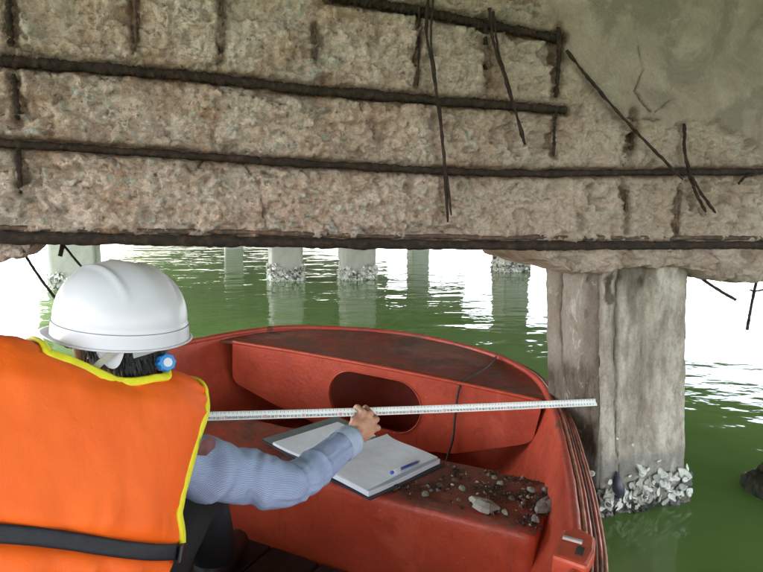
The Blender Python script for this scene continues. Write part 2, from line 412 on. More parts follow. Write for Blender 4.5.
for pts, rad, o0, o1 in STIR:
    dist = seg_dist(SS, TW, bst(pts))
    emb = .8 if max(o0, o1) < .012 else .35
    g = np.exp(-((np.maximum(dist - rad, 0)) / (rad * .8)) ** 2) * emb
    D = D - g * .010
    rust = np.maximum(rust, np.exp(-(np.maximum(dist - rad, 0) / .007) ** 2) * .8 * emb + np.exp(-(dist / .028) ** 2) * .25 * emb)
for pts, wd, dp in [
    ([(243, 160), (252, 172), (262, 190), (264, 215), (270, 240)], .0028, .014),
    ([(184, 166), (194, 175), (203, 160)], .004, .012), ([(264, 172), (282, 178), (292, 174)], .006, .016),
    ([(292, 174), (305, 170)], .003, .01), ([(304, 215), (318, 218), (327, 233)], .003, .010), ([(357, 225), (370, 234)], .003, .01),
    ([(570, 112), (585, 116), (597, 114)], .0042, .014), ([(636, 48), (640, 70), (632, 92), (648, 112)], .0032, .012),
    ([(652, 112), (672, 98)], .0022, .008), ([(610, 118), (660, 120)], .0026, .010), ([(628, 150), (625, 168)], .003, .01),
    ([(725, 190), (763, 193)], .0022, .008), ([(355, 97), (366, 118), (372, 122)], .0025, .010), ([(560, 75), (570, 82)], .003, .01)]:
    pp = bst(pts); dist = seg_dist(SS + fbm(SS * 40, TW * 40, 51, 2) * .004, TW + fbm(SS * 40, TW * 40, 52, 2) * .004, pp)
    g = np.exp(-(dist / (wd * .75)) ** 2) * (.35 + .65 * sstep(-.2, .3, fbm(SS * 25, TW * 25, 53, 2))); D -= g * dp; crack = np.maximum(crack, g * .7)
# orange stains and bright lumps
for (x, y, rx, ry) in [(27, 50, 26, 5), (52, 134, 14, 5), (375, 236, 8, 7), (20, 232, 20, 5), (165, 232, 60, 3)]:
    c = beam_st(x, y); rust = np.maximum(rust, .75 * np.exp(-(((PX - x) / rx) ** 2 + ((PYY - y) / ry) ** 2)))
for (x, y, rx, ry) in [(146, 214, 9, 10), (60, 212, 10, 6), (10, 200, 8, 12)]:
    D -= .018 * np.exp(-(((PX - x) / rx) ** 2 + ((PYY - y) / ry) ** 2)); rust = np.maximum(rust, .35 * np.exp(-(((PX - x) / rx) ** 2 + ((PYY - y) / ry) ** 2)))
# undercut above the bottom bar
low = TW - TB
D += np.where(low < .03, -.022 * (1 - low / .03), 0)
rust = np.maximum(rust, .9 * np.exp(-(np.maximum(low - .018, 0) / .012) ** 2))
D = np.where((SS < -1.12) | (SS > 1.59), np.clip(D, -.02, .02), D)
V0 = beam_pt(SS, TW, D).reshape(-1, 3)
ns_, nt_ = SS.shape
Fb = grid_faces(ns_, nt_); 
# close the beam behind: back, underside, top
back_o = -.62
nV = len(V0)
Vb = beam_pt(S_AX, t_bottom(S_AX) + .02, np.full(ns_, back_o)); Vt = beam_pt(S_AX, DECK_Z - .006 - S_AX * SLOPE, np.full(ns_, back_o))
V1 = np.vstack([V0, Vb, Vt])
for i in range(ns_ - 1):
    a0, a1 = i * nt_, (i + 1) * nt_; b0, b1 = nV + i, nV + i + 1; c0, c1 = nV + ns_ + i, nV + ns_ + i + 1
    Fb += [[a0, a1, b1, b0], [b0, b1, c1, c0], [a0 + nt_ - 1, c0, c1, a1 + nt_ - 1]]
Fb += [[nV + 0, nV + ns_] + [k for k in range(nt_ - 1, -1, -1)]]
Fb += [[nV + ns_ - 1] + [(ns_ - 1) * nt_ + k for k in range(nt_)] + [nV + 2 * ns_ - 1]]
BEAM_LOC = beam_pt(np.array(0.), np.array(.87))
beam = thing('concrete_beam', 'massive spalled concrete beam with rusted bars exposed, spanning the top of the view', 'beam', BEAM_LOC)
ob = mobj('concrete_face', V1, Fb, M_BEAM, beam, off=BEAM_LOC)
pad = np.zeros(2 * ns_)
greying = sstep(330, 640, PX)
stone = stone * exposed * (1 - smooth)
for nm, arr in (('stone', stone), ('stone_tone', stone_tone), ('rust', np.clip(rust, 0, 1)), ('smooth_face', smooth), ('crack', crack), ('greying', greying)):
    set_attr(ob.data, nm, np.r_[arr.ravel(), pad])
fix_normals(ob.data)

def bar3d(pts, offs, n):
    st = np.array(bst(pts)); st = catmull(st, n) if len(st) > 2 else resample(st, n)
    o = np.interp(np.linspace(0, 1, n), np.linspace(0, 1, len(offs)), offs)
    return beam_pt(st[:, 0], st[:, 1], o)
for k, (key, (pts, rad)) in enumerate(BARS.items()):
    n = 420; P = bar3d(pts, [[-.010], [-.011], [-.013]][k] * 2, n)
    ii = np.arange(n); P = P + np.stack([fbm(ii * .11, ii * 0 + j * 5 + k, 66, 3) for j in range(3)], 1) * .0022
    rr = rad * (1 + .42 * fbm(ii * .16, np.full(n, k * 7.3), 60, 4) + .07 * (ii % 4 == 0))
    tube_obj('rebar', P, rr, M_RUST, beam, 12, .20, 70 + k, BEAM_LOC)
# bottom corner bar and the thin flake ledge above it
sA = np.linspace(-1.35, 1.75, 260)
P = beam_pt(sA, t_bottom(sA) + .012, np.full(260, .002))
tube_obj('corner_rebar', P, .0125 * (1 + .22 * fbm(np.arange(260) * .25, np.zeros(260), 61, 4)), M_RUST, beam, 12, .13, 80, BEAM_LOC)
P = beam_pt(sA, t_bottom(sA) + .033 + .004 * fbm(sA * 6, sA * 0, 62, 3), np.full(260, -.004))
tube_obj('rust_flake_ledge', P, .0062 * (1 + .5 * fbm(np.arange(260) * .2, np.zeros(260), 63, 3)), M_RUST2, beam, 7, .2, 81, BEAM_LOC)
for k, (pts, rad, o0, o1) in enumerate(STIR):
    n = 40 if len(pts) > 2 else 16; rad *= .88
    if max(o0, o1) < .012: rad *= .72; o0 -= rad * 1.05; o1 -= rad * 1.7
    P = bar3d(pts, [o0, o1], n); P = P + (np.random.RandomState(k).rand(n, 3) - .5) * .0012
    rr = rad * (1 + .60 * fbm(np.arange(n) * .4, np.full(n, k * 3.1), 64, 3)); rr[-3:] *= np.array([.9, .75, .5])
    tube_obj('stirrup', P, rr, M_RUST2 if k in (14, 15, 16, 18, 19) else M_RUST, beam, 8, .28, 90 + k, BEAM_LOC)
# broken soffit lumps below the bar
def soffit(name, pts, seed, depth=.40, front=-.012):
    st = np.array(bst(pts)); n = 320; s = np.linspace(st[0, 0], st[-1, 0], n)
    tl = np.interp(s, st[:, 0], st[:, 1]) + fbm(s * 22, s * 0, seed, 4) * .010
    tt = t_bottom(s) + .02
    loop = []; prof = resample(np.array([(0, 0), (0, .25), (0, .5), (0, .75), (0, .92), (.03, 1), (.15, 1.03), (.4, .98), (.7, .95), (1, .9), (1, 0)], float), 64)
    for k, (a, b) in enumerate(prof):
        o = front - depth * a
        t = tt + (tl - tt) * b
        oo = o + (fbm(s * 16, t * 26, seed + 3, 5) * .030 + facets(s * 34, t * 50, seed + 4) * .016 + fbm(s * 80, t * 90, seed + 6, 3) * .006 if 0 < a + b < 1.9 else 0)
        loop.append(beam_pt(s, t + (fbm(s * 30, s * 0 + k * .25, seed + 5, 3) * .008), oo + 0 * s))
    V = np.array(loop); L, n, _ = V.shape
    F = grid_faces(L, n) + [[k * n for k in range(L)], [k * n + n - 1 for k in range(L)][::-1]]
    V = V.reshape(-1, 3); o = mobj(name, V, F, M_BEAM, beam, off=BEAM_LOC)
    rs = np.clip(.25 + fbm(V[:, 0] * 14, V[:, 2] * 20, seed + 8, 3), 0, .8) * .6
    set_attr(o.data, 'stone', np.zeros(len(V))); set_attr(o.data, 'rust', rs); set_attr(o.data, 'smooth_face', np.zeros(len(V))); set_attr(o.data, 'crack', np.zeros(len(V))); set_attr(o.data, 'greying', np.full(len(V), 1.0 if seed < 150 else .3))
    fix_normals(o.data)
soffit('broken_soffit', [(540, 254), (546, 262), (558, 268), (580, 273), (600, 275), (622, 271), (650, 268), (688, 267), (706, 272), (718, 279), (745, 283), (763, 281), (840, 280)], 110)
soffit('broken_soffit', [(-120, 262), (-40, 264), (0, 262), (12, 262), (20, 259), (27, 250)], 160, .25)
# loose wires hanging from the soffit
def wire(pts, Ys, rad, k):
    P = np.array([PY(x, y, Yv) for (x, y), Yv in zip(pts, Ys)]); P = catmull(P, 24) if len(P) > 2 else resample(P, 16)
    tube_obj('hanging_wire', P, rad, M_RUST, beam, 7, .15, 200 + k, BEAM_LOC)
wire([(22, 250), (36, 272), (52, 294), (64, 308)], [1.62, 1.60, 1.57, 1.55], .0036, 0)
wire([(60, 240), (74, 258), (90, 276)], [1.65, 1.62, 1.60], .0030, 1)
wire([(62, 240), (62, 248), (60, 256)], [1.58, 1.58, 1.58], .0055, 2)
wire([(688, 268), (708, 283), (722, 292), (736, 300)], [2.0, 1.98, 1.97, 1.96], .0048, 3)
wire([(757, 278), (752, 302), (747, 330)], [2.05, 2.05, 2.05], .0046, 4)
wire([(750, 290), (757, 291), (775, 287)], [2.06, 2.06, 2.06], .0030, 5)

# ------------------------------------------------------------------ oyster shells
def shell_mesh(k, mat):
    bm = bmesh.new(); bmesh.ops.create_icosphere(bm, subdivisions=2, radius=1)
    rng = np.random.RandomState(300 + k); ph = rng.rand(6) * 6.28
    for v in bm.verts:
        x, y, z = v.co; a = math.atan2(y, x)
        r = 1 + .22 * math.sin(2 * a + ph[0]) + .14 * math.sin(3 * a + ph[1]) + .08 * math.sin(7 * a + ph[2])
        zz = z * .38 if z < 0 else (.10 - .35 * math.exp(-(x * x + y * y) * 2.2) + .1 * z)
        v.co = (x * r, y * r * .78, zz + .10 * math.sin(4 * x + ph[3]) * abs(x))
    me = bpy.data.meshes.new('oyster_shell'); bm.to_mesh(me); bm.free()
    me.polygons.foreach_set('use_smooth', [True] * len(me.polygons)); me.materials.append(mat); return me
M_SHELL = [plain('shell_white', (.72, .71, .66), .5, .25, 30, .4, 60), plain('shell_grey', (.42, .40, .36), .6, .45, 40, .4, 60),
           plain('shell_dark', (.10, .095, .095), .55, .5, 40, .4, 60), plain('weed_dark', (.030, .032, .018), .6, .5, 30, .6, 50)]
SHELLS = [shell_mesh(k, M_SHELL[m]) for k, m in enumerate((0, 0, 0, 1, 1, 2, 2, 3))]
def place_shell(parent, pos, nrm, size, kind, rng, off):
    o = bpy.data.objects.new('oyster_shell', SHELLS[kind]); COL.objects.link(o); o.parent = parent
    q = Vector([float(c) for c in nrm]).to_track_quat('Z', 'Y')
    q = q @ Matrix.Rotation(rng.rand() * 6.28, 4, 'Z').to_quaternion() @ Matrix.Rotation((rng.rand() - .5) * 1.3, 4, 'X').to_quaternion() @ Matrix.Rotation((rng.rand() - .5) * 1.3, 4, 'Y').to_quaternion()
    o.rotation_mode = 'QUATERNION'; o.rotation_quaternion = q; o.location = Vector([float(c) for c in pos - off]); o.scale = (size, size, size * (.8 + rng.rand() * .5))
    return o

# ------------------------------------------------------------------ near pile
def pile_geo(W, Dp, zb, zt, lean, nz, nx, seed, amp=.006):
    """square pile, local x along the beam, y away; returns ring grid"""
    per = []
    for side in range(4):
        for i in range(nx):
            f = i / nx
            per.append([(f * W, 0, 0, f), (W, f * Dp, 1, f), (W - f * W, Dp, 2, f), (0, Dp - f * Dp, 3, f)][side])
    per = np.array(per); z = np.linspace(zb, zt, nz)
    cx, cy = W / 2, Dp / 2
    X = np.tile(per[:, 0], (nz, 1)); Y = np.tile(per[:, 1], (nz, 1)); Z = np.tile(z[:, None], (1, len(per)))
    dirx = (X - cx) / (W / 2); diry = (Y - cy) / (Dp / 2)
    u = np.tile(np.arange(len(per))[None, :] * (W / nx), (nz, 1))
    rough = fbm(u * 9, Z * 6, seed, 4) * amp + fbm(u * 45, Z * 45, seed + 1, 3) * amp * .35 + facets(u * 34, Z * 22, seed + 2) * amp * .5
    corner = np.minimum(np.minimum(np.hypot(X, Y), np.hypot(X - W, Y)), np.minimum(np.hypot(X, Y - Dp), np.hypot(X - W, Y - Dp)))
    chip = np.exp(-(corner / .010) ** 2) * (.003 + .007 * np.clip(fbm(Z * 16, u * 0 + seed, seed + 4, 4) + .1, 0, 1))
    return X, Y, Z, u, dirx, diry, rough, chip, per
XD = BD; YD = -BN
corner_w = PZ(599, 516, 0.0)
PW, PD_ = .335, .300
X, Y, Z, U_, dx_, dy_, rgh, chp, per = pile_geo(PW, PD_, -.55, .86, 0, 210, 60, 400)
side = np.tile(per[:, 2], (X.shape[0], 1)); frac = np.tile(per[:, 3], (X.shape[0], 1))
off_n = rgh - chp * 1.3
front = side == 0; left = side == 3
# corrosion crack down the front face, ribs of old formwork
def crackline(zv): return .062 + .012 * np.sin(zv * 9 + .4) * .6 + fbm(zv * 14, zv * 0, 420, 4) * .008
cw = np.where(Z > .18, .0030, .0012); cr = np.where(front, np.exp(-((X - crackline(Z)) / cw) ** 2), 0) * sstep(.03, .12, Z)
cr2 = np.where(left, np.exp(-((Y - (.20 + fbm(Z * 10, Z * 0, 421, 4) * .015)) / .004) ** 2), 0) * sstep(.35, .5, Z)
cr3 = np.where(front, np.exp(-((X - (.155 + fbm(Z * 9, Z * 0, 423, 4) * .014)) / .0022) ** 2), 0) * sstep(.25, .4, Z) * sstep(.62, .5, Z) * .6
off_n = off_n - .006 * cr - .006 * cr2 - .004 * cr3
off_n += np.where(front & (X < crackline(Z)), .0015 * sstep(.1, .3, Z), 0) + np.where(front, .0015 * np.sin(X * 210), 0)
off_n += np.where((Z > .80), -.03 * np.clip(fbm(U_ * 14, Z * 14, 425, 3) + .2, 0, 1), 0)
nx_ = np.where(side == 1, 1, np.where(side == 3, -1, 0)); ny_ = np.where(side == 0, -1, np.where(side == 2, 1, 0))
Xd = X + nx_ * off_n - np.where(np.abs(ny_) > 0, 0, 0); Yd = Y + ny_ * off_n
cpull = np.exp(-(np.minimum(np.minimum(np.hypot(X, Y), np.hypot(X - PW, Y)), np.minimum(np.hypot(X, Y - PD_), np.hypot(X - PW, Y - PD_))) / .010) ** 2) * .006
Xd -= dx_ * cpull; Yd -= dy_ * cpull
LEAN = -.042
Vp = corner_w + Xd[..., None] * XD + Yd[..., None] * YD + Z[..., None] * (np.array([0, 0, 1.0]) + LEAN * np.array([1.0, 0, 0]))
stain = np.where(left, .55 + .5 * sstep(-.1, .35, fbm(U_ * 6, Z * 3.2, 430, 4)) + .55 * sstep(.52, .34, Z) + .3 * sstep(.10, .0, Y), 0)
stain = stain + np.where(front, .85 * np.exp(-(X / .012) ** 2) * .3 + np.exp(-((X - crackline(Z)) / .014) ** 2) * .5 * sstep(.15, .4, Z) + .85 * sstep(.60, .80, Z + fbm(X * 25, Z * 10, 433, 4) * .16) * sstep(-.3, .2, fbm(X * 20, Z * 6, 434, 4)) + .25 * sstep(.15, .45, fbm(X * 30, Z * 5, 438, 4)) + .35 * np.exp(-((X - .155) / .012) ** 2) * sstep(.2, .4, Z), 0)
blot = np.zeros_like(Z)
for (bx, bz, rx, rz, sd_) in [(.035, .70, .020, .06, 0), (.02, .79, .03, .03, 0), (.05, .775, .02, .05, 3), (.06, .62, .012, .03, 3), (.25, .80, .02, .04, 3)]:
    cc = X if sd_ == 0 else Y
    blot = np.maximum(blot, np.where(side == sd_, 1.2 * np.exp(-((cc - bx) / rx) ** 2 - ((Z - bz) / rz) ** 2), 0))
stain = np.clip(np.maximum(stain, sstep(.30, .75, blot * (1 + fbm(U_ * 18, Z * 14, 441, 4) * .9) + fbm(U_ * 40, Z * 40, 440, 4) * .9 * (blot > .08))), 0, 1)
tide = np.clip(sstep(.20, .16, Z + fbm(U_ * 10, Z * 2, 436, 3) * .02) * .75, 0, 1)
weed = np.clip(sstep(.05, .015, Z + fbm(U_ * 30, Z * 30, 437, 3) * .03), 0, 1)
PILE_LOC = np.array([corner_w[0], corner_w[1], 0])
pile = thing('concrete_pile', 'cracked square concrete pile beside the boat, carrying the beam, oysters at its foot', 'pile', PILE_LOC)
nz_, np_ = Z.shape
F = grid_faces(nz_, np_, True) + [list(range((nz_ - 1) * np_, nz_ * np_)), list(range(np_))[::-1]]
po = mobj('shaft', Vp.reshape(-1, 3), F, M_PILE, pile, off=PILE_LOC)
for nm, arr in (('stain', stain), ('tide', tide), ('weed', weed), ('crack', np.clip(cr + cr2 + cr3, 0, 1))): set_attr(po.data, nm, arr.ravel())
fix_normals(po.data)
def pile_pt(x, y, z): return corner_w + x * XD + y * YD + z * (np.array([0, 0, 1.0]) + LEAN * np.array([1.0, 0, 0]))
cX, cY, cZ, cU, cdx, cdy, crg, cch, cper = pile_geo(PW + .012, PD_ + .012, -.10, .085, 0, 40, 60, 460, .016)
csd = np.tile(cper[:, 2], (cX.shape[0], 1)); cax = np.where(csd == 1, 1, np.where(csd == 3, -1, 0)); cay = np.where(csd == 0, -1, np.where(csd == 2, 1, 0))
co_ = crg + facets(cU * 60, cZ * 60, 466) * .012 - .02 * sstep(.02, .085, cZ + fbm(cU * 16, cZ * 0, 467, 4) * .05)
cV = pile_pt(0, 0, 0) + (cX - .006 + cax * co_)[..., None] * XD + (cY - .006 + cay * co_)[..., None] * YD + cZ[..., None] * (np.array([0, 0, 1.0]) + LEAN * np.array([1.0, 0, 0]))
cr_o = mobj('oyster_crust', cV.reshape(-1, 3), grid_faces(cZ.shape[0], cZ.shape[1], True), plain('crust', (.20, .18, .15), .8, .7, 55, .9, 110, .006), pile, off=PILE_LOC); fix_normals(cr_o.data)
rng = np.random.RandomState(11)
spots = []
for k in range(120):
    x = rng.rand() * PW; top = .055 + .055 * sstep(.03, .29, np.array(x)) + .03 * rng.rand()
    spots.append((0, x, rng.rand() ** .8 * top, .009 + rng.rand() * .010))
for k in range(26): spots.append((3, rng.rand() * PD_, rng.rand() * .07, .012 + rng.rand() * .010))
for k in range(34): spots.append((1, rng.rand() * PD_, rng.rand() * .11, .012 + rng.rand() * .012))
spots += [(0, .142, .142, .020), (0, .150, .128, .016), (0, .028, .112, .010), (0, .17, .135, .011), (0, .112, .222, .006), (0, .105, .12, .007), (0, .215, .155, .006), (3, .02, .13, .014), (0, .06, .245, .004)]
for sd_, a, z, sz in spots:
    if sd_ == 0: p = pile_pt(a, -.006, z); nr = -YD
    elif sd_ == 3: p = pile_pt(-.006, a, z); nr = -XD
    else: p = pile_pt(PW + .006, a, z); nr = XD
    low_ = z < .028
    kind = rng.choice([5, 6, 7, 7, 4]) if low_ else rng.choice([0, 1, 2, 0, 4, 3, 4, 3, 5, 6])
    if len(spots) and z > .11: kind = rng.choice([0, 1, 2])
    place_shell(pile, p + nr * rng.rand() * .010, nr + np.array([0, 0, .3]), sz, kind, rng, PILE_LOC)
# dark mussel spike in the crack
tube_obj('mussel', [pile_pt(.062, -.010, .06), pile_pt(.060, -.016, .085), pile_pt(.058, -.012, .115), pile_pt(.058, -.006, .14)], [.012, .019, .012, .002], plain('mussel_blue', (.05, .05, .075), .45), pile, 8, off=PILE_LOC)

# ------------------------------------------------------------------ far piles
M_FARP = mat_concrete('far_pile_concrete', (.52, .50, .45), .3)
FAR = [  # px centre of waterline, row, width m, label
    (74, 289, .50, 'weathered concrete pile with white oysters, far behind the white helmet'),
    (288, 281, .40, 'pale concrete pile with oyster crust, left of the pair beyond the bow'),
    (361, 280, .41, 'pale concrete pile with oyster crust, right of the pair beyond the bow'),
    (517, 272, .41, 'greenish concrete pile standing in bright water, seen just left of the near pile'),
    (234, 249, .40, 'farthest faint concrete pile, seen between the helmet and the pair of piles'),
    (421, 250, .40, 'farthest faint concrete pile in pale water, right of the pair of piles'),
    (640, 254, .40, 'far concrete pile standing out of sight behind the cracked near pile'),
]
for k, (x, y, W, lab) in enumerate(FAR[:6]):
    c = PZ(x, y, 0); nx2 = 12
    X, Y, Z, U2, dx_, dy_, rg, chp, per = pile_geo(W, W, -.8, .875, 0, 40, nx2, 500 + k * 10, .012)
    sd2 = np.tile(per[:, 2], (X.shape[0], 1))
    ax = np.where(sd2 == 1, 1, np.where(sd2 == 3, -1, 0)); ay = np.where(sd2 == 0, -1, np.where(sd2 == 2, 1, 0))
    o_ = rg - chp
    Vf = c + (X - W / 2 + ax * o_)[..., None] * XD + (Y - 0 + ay * o_)[..., None] * YD + Z[..., None] * np.array([0, 0, 1.0])
    root = thing('concrete_pile', lab, 'pile', (c[0], c[1], 0), group='distant concrete piles')
    F = grid_faces(40, 4 * nx2, True) + [list(range(39 * 4 * nx2, 40 * 4 * nx2)), list(range(4 * nx2))[::-1]]
    s_ = mobj('shaft', Vf.reshape(-1, 3), F, M_FARP, root, off=(c[0], c[1], 0)); fix_normals(s_.data)
    if k < 4:
        Vs, Fs = [], []; rg_ = np.random.RandomState(600 + k)
        for j in range(420):
            sd_ = rg_.choice([0, 0, 3, 1]); a = rg_.rand() * W; z = -.02 + rg_.rand() ** 1.3 * (.19 + .05 * math.sin(a * 18 + k))
            p = {0: (a - W / 2, -.01), 3: (-W / 2 - .01, a), 1: (W / 2 + .01, a)}[sd_]
            r0 = .016 + rg_.rand() * .020; b = len(Vs); ctr = c + p[0] * XD + p[1] * YD + np.array([0, 0, z])
            nn = rg_.randn(3); nn /= np.linalg.norm(nn); t1 = np.cross(nn, [.3, .5, .8]); t1 /= np.linalg.norm(t1); t2 = np.cross(nn, t1)
            Vs += [ctr + nn * r0 * .5, ctr - nn * r0 * .3] + [ctr + r0 * (math.cos(q) * t1 * (.7 + .5 * rg_.rand()) + math.sin(q) * t2 * (.7 + .5 * rg_.rand())) for q in np.arange(6) * math.pi / 3]
            for q in range(6): Fs += [[b, b + 2 + q, b + 2 + (q + 1) % 6], [b + 1, b + 2 + (q + 1) % 6, b + 2 + q]]
        so = mobj('oyster_crust', Vs, Fs, M_SHELL[0], root, smooth=False, off=(c[0], c[1], 0)); so['kind'] = 'stuff'
        so.data.materials.append(M_SHELL[1]); so.data.materials.append(M_SHELL[2])
        for q, pl in enumerate(so.data.polygons): pl.material_index = [0, 0, 0, 1, 0, 2, 1, 0][(q // 12 * 7 + q // 96) % 8]

# ------------------------------------------------------------------ dark lump added for a dark blur on the water, right edge
rc = PZ(772, 492, 0)
bm = bmesh.new(); bmesh.ops.create_icosphere(bm, subdivisions=5, radius=1)
for v in bm.verts:
    p = np.array(v.co); d = 1 + .25 * float(fbm(p[0] * 2.2 + p[2], p[1] * 2.2 - p[2], 700, 4)) + .10 * float(fbm(p[0] * 9 + p[2] * 3, p[1] * 9, 701, 3))
    v.co = Vector((p[0] * .085 * d, p[1] * .10 * d, p[2] * .10 * d - .02))
me = bpy.data.meshes.new('dark_lump'); bm.to_mesh(me); bm.free(); me.polygons.foreach_set('use_smooth', [True] * len(me.polygons)); me.materials.append(M_SHELL[3])
rk = link('dark_lump', me); rk.location = Vector([float(c) for c in rc]); tag(rk, 'dark lump awash in green water at the right edge', 'rock')
#BOAT
# ------------------------------------------------------------------ BOAT
HEAD, HEEL = math.radians(26), math.radians(3.5)
bA = np.array([math.sin(HEAD), math.cos(HEAD), 0]); b0_ = np.array([math.cos(HEAD), -math.sin(HEAD), 0]); zz_ = np.array([0, 0, 1.0])
bB = b0_ * math.cos(HEEL) - zz_ * math.sin(HEEL); bU = b0_ * math.sin(HEEL) + zz_ * math.cos(HEEL)
B_O = np.array([-.02, 2.35, 0.0])
BM = Matrix(((bB[0], bA[0], bU[0], B_O[0]), (bB[1], bA[1], bU[1], B_O[1]), (bB[2], bA[2], bU[2], B_O[2]), (0, 0, 0, 1)))
def BL(x, y, h):     # photo pixel -> boat-local point at height h
    d = ray(x, y); k = ((B_O - _C) @ bU + h) / (d @ bU); v = _C + d * k - B_O; return np.array([v @ bB, v @ bA, h])
def BF(x, y, fwd):   # photo pixel -> boat-local point on a cross plane
    d = ray(x, y); k = ((B_O - _C) @ bA + fwd) / (d @ bA); v = _C + d * k - B_O; return np.array([v @ bB, fwd, v @ bU])
boat = thing('rowing_boat', 'old red painted rowing boat with decked bow, afloat under the beam', 'boat', mat=BM)
RIMH = .34
RIM = [(0, -3.05), (.45, -3.05), (.72, -3.0), (.83, -2.5), (.895, -1.8), (.90, -1.3), (.875, -.95), (.83, -.70), (.768, -.445), (.676, -.11), (.575, .18), (.44, .37), (.235, .515), (-.05, .59),
       (-.28, .575), (-.48, .49), (-.68, .345), (-.775, .15), (-.832, -.15), (-.88, -.45), (-.93, -.80), (-.965, -1.3), (-.96, -1.8), (-.90, -2.5), (-.75, -3.0), (-.45, -3.05), (0, -3.05)]
rim2 = resample(catmull(RIM, 900), 241)[:-1]          # closed outline
def inset(d, sm=6):
    P = rim2; T = np.roll(P, -1, 0) - np.roll(P, 1, 0); T /= np.linalg.norm(T, axis=1)[:, None]; N = np.stack([-T[:, 1], T[:, 0]], 1)
    for _ in range(sm): N = (np.roll(N, 1, 0) + N + np.roll(N, -1, 0)); N /= np.linalg.norm(N, axis=1)[:, None]
    Q = P + N * d
    for _ in range(int(d * 60)): Q = (np.roll(Q, 1, 0) + 2 * Q + np.roll(Q, -1, 0)) / 4
    return Q
FLOORH = -.055
def loops_obj(name, levels, mat, fill_last=True):
    V = []; n = len(rim2)
    for d, h in levels: V += [(p[0], p[1], h) for p in inset(d)]
    F = grid_faces(len(levels), n, True)
    if fill_last: F.append([(len(levels) - 1) * n + k for k in range(n)])
    return mobj(name, V, F, mat, boat)
hull = loops_obj('hull', [(.012, RIMH + .002), (.016, .30), (.035, .22), (.072, .13), (.105, .05), (.15, -.03), (.19, FLOORH)], M_RED)
loops_obj('outer_hull', [(.004, RIMH - .004), (.008, .24), (.03, .12), (.078, 0), (.14, -.09), (.26, -.16)], M_RED_DK)
def along_rim(d, h, r, name, mat, ns=8, k=0):
    Q = inset(d); n = len(Q); P = np.c_[Q, np.full(n, h) + .002 * fbm(np.arange(n) * .1, np.zeros(n), 800 + k, 3)]
    T = np.roll(Q, -1, 0) - np.roll(Q, 1, 0); T /= np.linalg.norm(T, axis=1)[:, None]
    V = []
    for i in range(n):
        N = np.array([-T[i, 1], T[i, 0], 0]); rr = r * (1 + .12 * math.sin(i * 1.7 + k) * .5)
        for j in range(ns):
            a = 2 * math.pi * j / ns; V.append(P[i] + rr * (math.cos(a) * N + math.sin(a) * np.array([0, 0, 1.0])))
    F = grid_faces(n, ns, True); F += [[(n - 1) * ns + j, (n - 1) * ns + (j + 1) % ns, (j + 1) % ns, j] for j in range(ns)]
    o = mobj(name, V, F, mat, boat); return o
M_RAIL = [mat_red('rail_red', .3, (.42, .07, .05)), plain('rail_bare', (.45, .20, .14), .7, .4, 40, .5, 90), plain('rail_dark', (.12, .045, .03), .75, .4, 40, .5, 90)]
along_rim(.004, RIMH, .012, 'gunwale', mat_red('gunwale_red', .25, (.42, .05, .03)), 10)
for k in range(5):
    along_rim(-.014 - .0095 * k, RIMH + .002 - .006 * k, .0054, 'rub_rail_strip', M_RAIL[(1, 0, 2, 0, 1)[k]], 7, k + 1)
# the water sheet lies round the hull (the boat's floor is below the waterline)
lat0 = rim2[:, 0]; hw0 = lat0 * math.tan(HEEL); dw = np.interp(hw0, [-.09, 0, .12], [.14, .078, .03]) + .012
allin = {}
hole_w = []
for i in range(len(rim2)):
    key = round(float(dw[i]), 2)
    if key not in allin: allin[key] = inset(key)
    q = allin[key][i]; wp = B_O + q[0] * bB + q[1] * bA + hw0[i] * bU; hole_w.append((wp[0], wp[1]))
bm = bmesh.new()
def wring(pts):
    vs = [bm.verts.new((float(p[0]), float(p[1]), 0)) for p in pts]; return [bm.edges.new((vs[k], vs[(k + 1) % len(vs)])) for k in range(len(vs))]
ed_ = wring(hole_w) + wring([(-R_, -R_), (R_, -R_), (R_, R_), (-R_, R_)])
bmesh.ops.triangle_fill(bm, edges=ed_, use_beauty=True, normal=(0, 0, 1))
for f in bm.faces:
    if f.normal.z < 0: f.normal_flip()
me = bpy.data.meshes.new('water'); bm.to_mesh(me); bm.free(); me.materials.append(M_WATER); water = link('water', me); water['kind'] = 'structure'
# foredeck
ins = inset(.014); rim_i = [p for p in ins if p[1] > .035]
order = sorted(range(len(rim_i)), key=lambda k: math.atan2(rim_i[k][1] + .5, rim_i[k][0] + .04))
rim_i = [rim_i[k] for k in order]             # from right end to left end
xr, xl = rim_i[0][0], rim_i[-1][0]
fore = []; nfor = 26
for i, p in enumerate(rim_i):
    f = i / (len(rim_i) - 1); q = np.array([xr + (xl - xr) * f, .018])
    for j in range(nfor):
        g = j / (nfor - 1); c = p * (1 - g) + q * g
        lat = (c[0] + .04) / .75
        fore.append((c[0], c[1], .325 + .014 * (1 - min(1, lat * lat)) + .004 * float(fbm(c[0] * 5, c[1] * 5, 811, 3)) - (.010 if j == nfor - 1 else 0)))
F = grid_faces(len(rim_i), nfor)
fd = mobj('foredeck', fore, F, M_RED_DK, boat); fix_normals(fd.data)
